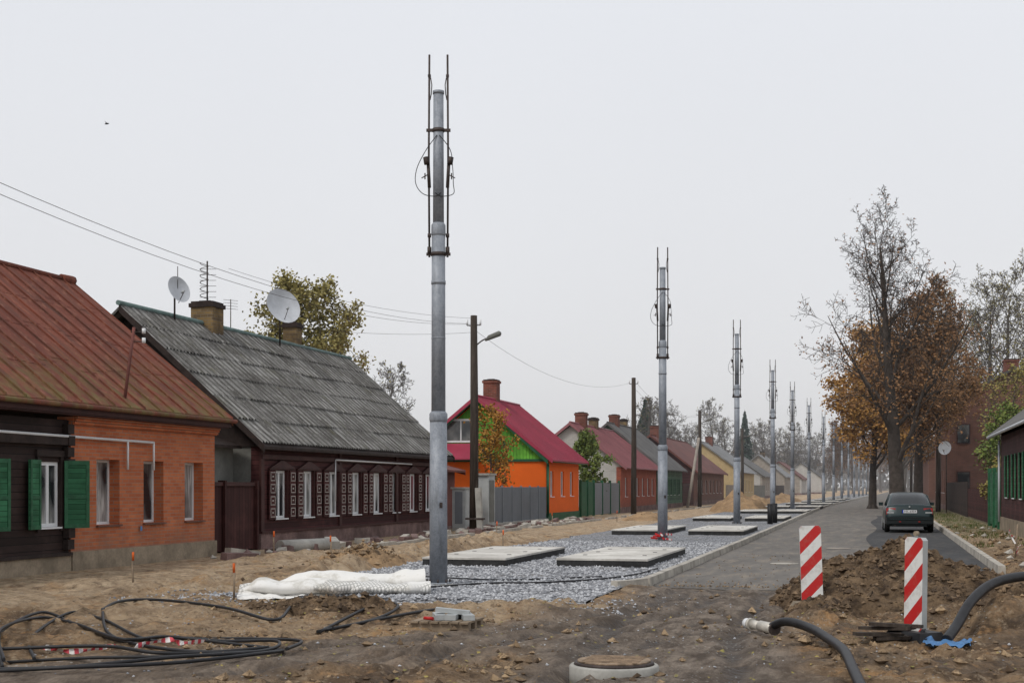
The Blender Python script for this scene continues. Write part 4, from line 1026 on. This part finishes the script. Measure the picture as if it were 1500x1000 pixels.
# pallet with blocks
e=empty('wooden_pallet',(-4.9,15.9,0)); zz=gz(-4.9,15.9)+.02; mb=MB(); m_pal=M('pallet_wood',(.26,.20,.14),.9,0,.3,5,.4)
for k in range(3): mb.box(-5.26,-4.56,15.62+k*.26,15.71+k*.26,zz-.03,zz+.09,m_pal)
for k in range(6): mb.box(-5.26+k*.12,-5.16+k*.12,15.58,16.28,zz+.09,zz+.112,m_pal)
mb.build('pallet',e); mb=MB()
for k in range(3): mb.obox((-5.0+.16*k,15.9+.03*k,zz+.147),(.13,.42,.06),m_silver,(0,0,.3+U(-.2,.2)))
mb.obox((-4.85,15.95,zz+.205),(.4,.12,.05),m_silver,(0,.1,.2)); mb.tube([(-5.12,15.7,zz+.14),(-5.0,15.66,zz+.14)],.02,8,m_red)
mb.build('metal_blocks',e)
m_mark=M('orange_marker',(.7,.13,.02),.6)
def stake(x,y,h=.55):
    z=gz(x,y); mb=MB(); mb.tube([(x,y,z-.05),(x+U(-.02,.02),y,z+h*.75)],.018,5,m_pal); mb.tube([(x+.0,y,z+h*.75),(x+.0,y,z+h)],.02,5,m_mark); mb.build('survey_stake')
for x,y in ((-11.8,20.9),(-9.1,19.0),(-13.6,30.5),(-11.9,44),(-12.0,30),(-9.7,36.5),(-13.3,58),(-12,66),(3.2,33)): stake(x,y)
mb=MB()
for k in range(170):
    y=29+R()*40; x=-14.1+U(-.6,.6); s=U(.08,.22)
    if R()<.4: mb.obox((x,y,gz(x,y)+.06),(.2,U(.4,1.0),.16),m_kerb if R()<.6 else m_plinth2,(U(-.15,.15),U(-.15,.15),U(-.4,.4)))
    else: rock(mb,(x,y,gz(x,y)+s*.3),s,m_kerb if R()<.5 else m_plinth2,.6)
mb.build('kerbstone_rubble')
mb=MB(); mb.tube([(-14.2,32.2,.18),(-13.6,33.8,.18)],.16,14,m_conc); mb.obox((-13.8,34.6,.16),(.3,.9,.25),m_conc,(.1,0,.5)); mb.build('concrete_pipe')
mb=MB(); y=36
while y<140: mb.box(-13.35,-13.2,y,y+.97,-.1,.09+U(-.02,.02),m_kerb); y+=1 if R()<.8 else 2.5
mb.build('kerb')
mb=MB()
for k in range(110):
    y=24+R()*36; x=U(2.6,4.2); s=U(.04,.14); rock(mb,(x,y,gz(x,y)+s*.3),s,m_kerb if R()<.4 else m_clod,.7)
mb.box(2.9,3.3,25.5,26.3,0,.3,m_conc)
mb.build('rubble')
mb=MB()
for k in range(6): mb.obox((2.9+U(-.15,.2),34+U(-.2,.2),.12+.1*k),(.012,U(.12,.22),.035),m_tape,(U(-1.2,1.2),U(-1,1),U(0,3)))
mb.tube([(2.95,34,0),(3.0,34,.8)],.02,5,m_pal)
mb.build('warning_tape_bundle')
e=empty('satellite_dish',(3.9,92,0)); dish('dish_bowl',(3.9,92,4.0),.42,(-.5,-.85,.2),e,0)
mb=MB()
for x,y in ((-4.6,62),(-4.55,64)): mb.tube([(x,y,0),(x,y,.9)],.12,10,m_black)
mb.build('black_drainage_pipe')

# ---------------------------------------------------------------- car (rear at local y=0)
def car(x,y,rz):
    e=empty('parked_car',(0,0,0))
    m_body=M('dark_teal_car_paint',(.010,.024,.026),.3,.2,.2,2,0,spec=.5); m_win=M('car_glass',(.010,.012,.013),.08,0,.1,3,0,spec=.5)
    m_bump=M('bumper_plastic',(.016,.02,.021),.5,0,.2,3,0); m_tl=M('tail_light',(.30,.012,.01),.25,0,.2,9,0,spec=.5)
    mb=MB(); bi=mb.idx(m_body)
    secs=[(0,.70,.36,.60),(.03,.78,.30,.66),(.10,.825,.26,.90),(.16,.835,.24,.985),(.5,.85,.22,1.0),(1.0,.86,.2,.98),(2.0,.865,.2,.96),(3.0,.86,.2,.95),(3.4,.85,.2,.92),(3.9,.83,.22,.82),(4.2,.79,.25,.72),(4.3,.68,.3,.6)]
    rings=[]
    for yy,w,zb,zt in secs:
        H=zt-zb
        prof=[(0,zb),(w*.85,zb),(w*.97,zb+H*.15),(w,zb+H*.45),(w*.985,zb+H*.7),(w*.94,zb+H*.9),(w*.86,zt-.01),(w*.5,zt+.012),(0,zt+.02)]
        ring=prof+[(-a,b) for a,b in prof[-2:0:-1]]
        b=len(mb.v); mb.v.extend([(a,yy,c) for a,c in ring]); rings.append((b,len(ring)))
    for (b0,n),(b1,_) in zip(rings[:-1],rings[1:]):
        for j in range(n): mb.f.append((b0+j,b0+(j+1)%n,b1+(j+1)%n,b1+j)); mb.mi.append(bi); mb.sm.append(True)
    b,n=rings[0]; mb.f.append(tuple(b+j for j in range(n))[::-1]); mb.mi.append(bi); mb.sm.append(False)
    b,n=rings[-1]; mb.f.append(tuple(b+j for j in range(n))); mb.mi.append(bi); mb.sm.append(False)
    cab=[(.42,.70,.985,.72,.99),(.75,.66,1.19,.76,1.0),(1.08,.60,1.37,.78,1.0),(1.3,.59,1.405,.79,.99),(1.9,.60,1.425,.79,.98),(2.35,.59,1.40,.79,.97),(2.6,.62,1.30,.79,.96),(3.3,.70,.97,.76,.955)]
    cr=[]
    for yy,wt,zt,wb,zb in cab:
        b=len(mb.v); ring=[(wb,zb-.03),(wt+.04,zt-.07) if zt-zb>.12 else (wt+.03,zt),(wt-.06,zt-.005),(wt*.45,zt+.02),(-wt*.45,zt+.02),(-wt+.06,zt-.005),(-wt-.04,zt-.07) if zt-zb>.12 else (-wt-.03,zt),(-wb,zb-.03)]
        mb.v.extend([(a,yy,c) for a,c in ring]); cr.append(b)
    wi=mb.idx(m_win)
    for k in range(len(cr)-1):
        for j in range(7):
            glass=(j in (0,6) and 0<k<6) or (j in (1,2,3,4,5) and (k<2 or k>=5))
            if k in(0,1) and j in (1,5): glass=False
            mb.f.append((cr[k]+j,cr[k]+j+1,cr[k+1]+j+1,cr[k+1]+j)); mb.mi.append(wi if glass else bi); mb.sm.append(True)
    mb.build('body',e)
    mb=MB()
    mb.hexa([(-.80,-.05,.32),(.80,-.05,.32),(.84,.25,.32),(-.84,.25,.32),(-.80,-.06,.56),(.80,-.06,.56),(.845,.25,.56),(-.845,.25,.56)],m_bump)
    mb.box(-.78,.78,-.075,-.058,.47,.5,m_body); mb.box(-.6,.6,.02,.2,.22,.32,m_bump)
    for s in (-1,1):
        mb.hexa([(s*.48,.045,.66),(s*.80,.06,.66),(s*.815,.2,.66),(s*.5,.2,.66),(s*.48,.085,.88),(s*.795,.10,.88),(s*.81,.2,.88),(s*.5,.2,.88)],m_tl)
        mb.obox((s*.66,.05,.72),(.24,.02,.05),m_silver); mb.obox((s*.92,2.75,1.0),(.16,.1,.12),m_body)
        mb.box(s*.3,s*.36,-.085,-.06,.38,.42,m_tl)
        mb.tube([(s*.79,.9,.97),(s*.66,1.15,1.33)],.02,6,m_body); mb.tube([(s*.805,1.95,.96),(s*.65,1.9,1.37)],.02,6,m_body)
    mb.box(-.27,.27,.035,.06,.69,.83,m_bump); mb.box(-.255,.255,.025,.036,.705,.815,m_white); mb.box(-.255,-.215,.022,.0245,.705,.815,M('plate_blue',(.01,.05,.4),.5))
    mb.tube([(0,.06,.93),(0,.05,.93)],.03,16,m_silver); mb.tube([(-.5,-.02,.26),(-.5,.3,.26)],.03,8,m_rod)
    mb.tube([(0,.5,1.04),(-.25,.62,1.12)],.008,4,m_black)
    mb.build('bumper_and_lights',e)
    mb=MB()
    for sx in (-1,1):
        for yy in (.82,3.35):
            mb.tube([(sx*.66,yy,.3),(sx*.70,yy,.3),(sx*.83,yy,.3),(sx*.85,yy,.3)],[.25,.3,.3,.27],24,m_tyre); mb.tube([(sx*.851,yy,.3),(sx*.862,yy,.3)],[.19,.17],18,m_silver)
    mb.build('wheels',e)
    cu=bpy.data.curves.new('plate_text','FONT'); cu.body='HK-6954'; cu.size=.115; cu.align_x='CENTER'; cu.align_y='CENTER'; cu.materials.append(m_black); cu.extrude=.001
    to=bpy.data.objects.new('plate_text',cu); scene.collection.objects.link(to); to.parent=e; to.location=(.02,.0235,.76); to.rotation_euler=(math.pi/2,0,0)
    e.location=(x,y,-.005); e.rotation_euler=(0,0,rz)
    for o in e.children: o.matrix_parent_inverse=Matrix.Identity(4)
car(1.0,52.6,math.radians(1.5))

mb=MB(); mb.tube([(-.07,0,0),(-.03,0,.012),(.035,0,.012),(.08,0,.018)],[.006,.024,.024,.006],8,m_black); mb.face([(-.024,0,.018),(.03,0,.018),(0,.13,.07)],m_black); mb.face([(-.024,0,.018),(.03,0,.018),(0,-.13,.07)],m_black); mb.build('flying_bird',loc=(-23.5,40,13))

# thin autumn mist filling the far part of the street
mv=bpy.data.materials.new('mist'); mv.use_nodes=True; n_=mv.node_tree; n_.nodes.remove(n_.nodes['Principled BSDF'])
vs=n_.nodes.new('ShaderNodeVolumeScatter'); vs.inputs['Color'].default_value=(.95,.965,1,1); vs.inputs['Density'].default_value=.0006; n_.links.new(vs.outputs[0],n_.nodes['Material Output'].inputs['Volume'])
mb=MB(); mb.box(-320,320,60,1300,-3,45,mv); mb.build('mist')

# ---------------------------------------------------------------- world, sun, camera
w=bpy.data.worlds.new('World'); scene.world=w; w.use_nodes=True; nt=w.node_tree; bg=nt.nodes['Background']
sky=nt.nodes.new('ShaderNodeTexSky'); sky.sky_type='NISHITA'; sky.sun_disc=False; el,az=math.radians(48),math.radians(-150)
sky.sun_elevation=el; sky.sun_rotation=az; sky.dust_density=5; sky.air_density=1
tc=nt.nodes.new('ShaderNodeTexCoord'); sp=nt.nodes.new('ShaderNodeSeparateXYZ'); nt.links.new(tc.outputs['Generated'],sp.inputs[0])
mr=nt.nodes.new('ShaderNodeMapRange'); nt.links.new(sp.outputs[2],mr.inputs[0]); mr.inputs[1].default_value=0; mr.inputs[2].default_value=.4
cm=nt.nodes.new('ShaderNodeMix'); cm.data_type='RGBA'; nt.links.new(mr.outputs[0],cm.inputs[0]); cm.inputs[6].default_value=(8.35,8.35,8.5,1); cm.inputs[7].default_value=(8.1,8.35,8.85,1)
ns=nt.nodes.new('ShaderNodeTexNoise'); ns.inputs['Scale'].default_value=1.5; ns.inputs['Detail'].default_value=3; nt.links.new(tc.outputs['Generated'],ns.inputs['Vector'])
mr2=nt.nodes.new('ShaderNodeMapRange'); nt.links.new(ns.outputs[0],mr2.inputs[0]); mr2.inputs[1].default_value=.3; mr2.inputs[2].default_value=.7; mr2.inputs[3].default_value=.97; mr2.inputs[4].default_value=1.03
vm=nt.nodes.new('ShaderNodeVectorMath'); vm.operation='SCALE'; nt.links.new(cm.outputs[2],vm.inputs[0]); nt.links.new(mr2.outputs[0],vm.inputs['Scale'])
m2=nt.nodes.new('ShaderNodeMix'); m2.data_type='RGBA'; m2.inputs[0].default_value=.95; nt.links.new(sky.outputs[0],m2.inputs[6]); nt.links.new(vm.outputs[0],m2.inputs[7])
nt.links.new(m2.outputs[2],bg.inputs[0]); bg.inputs[1].default_value=.1
sl=bpy.data.lights.new('sun','SUN'); sl.energy=1.5; sl.angle=math.radians(14); sl.color=(1,.95,.88)
so=bpy.data.objects.new('sun',sl); scene.collection.objects.link(so)
sd=Vector((math.sin(az)*math.cos(el),math.cos(az)*math.cos(el),math.sin(el)))
so.rotation_euler=sd.to_track_quat('Z','Y').to_euler(); so.location=(0,-20,30)
cd=bpy.data.cameras.new('camera'); co_=bpy.data.objects.new('camera',cd); scene.collection.objects.link(co_)
cd.lens=50; cd.sensor_width=36; cd.shift_y=.1413; cd.clip_end=6000; cd.clip_start=.1
co_.location=(0,0,1.65); co_.rotation_euler=(math.pi/2,0,math.radians(14.53)); scene.camera=co_
scene.view_settings.view_transform='Standard'; scene.view_settings.look='None'; scene.view_settings.exposure=0
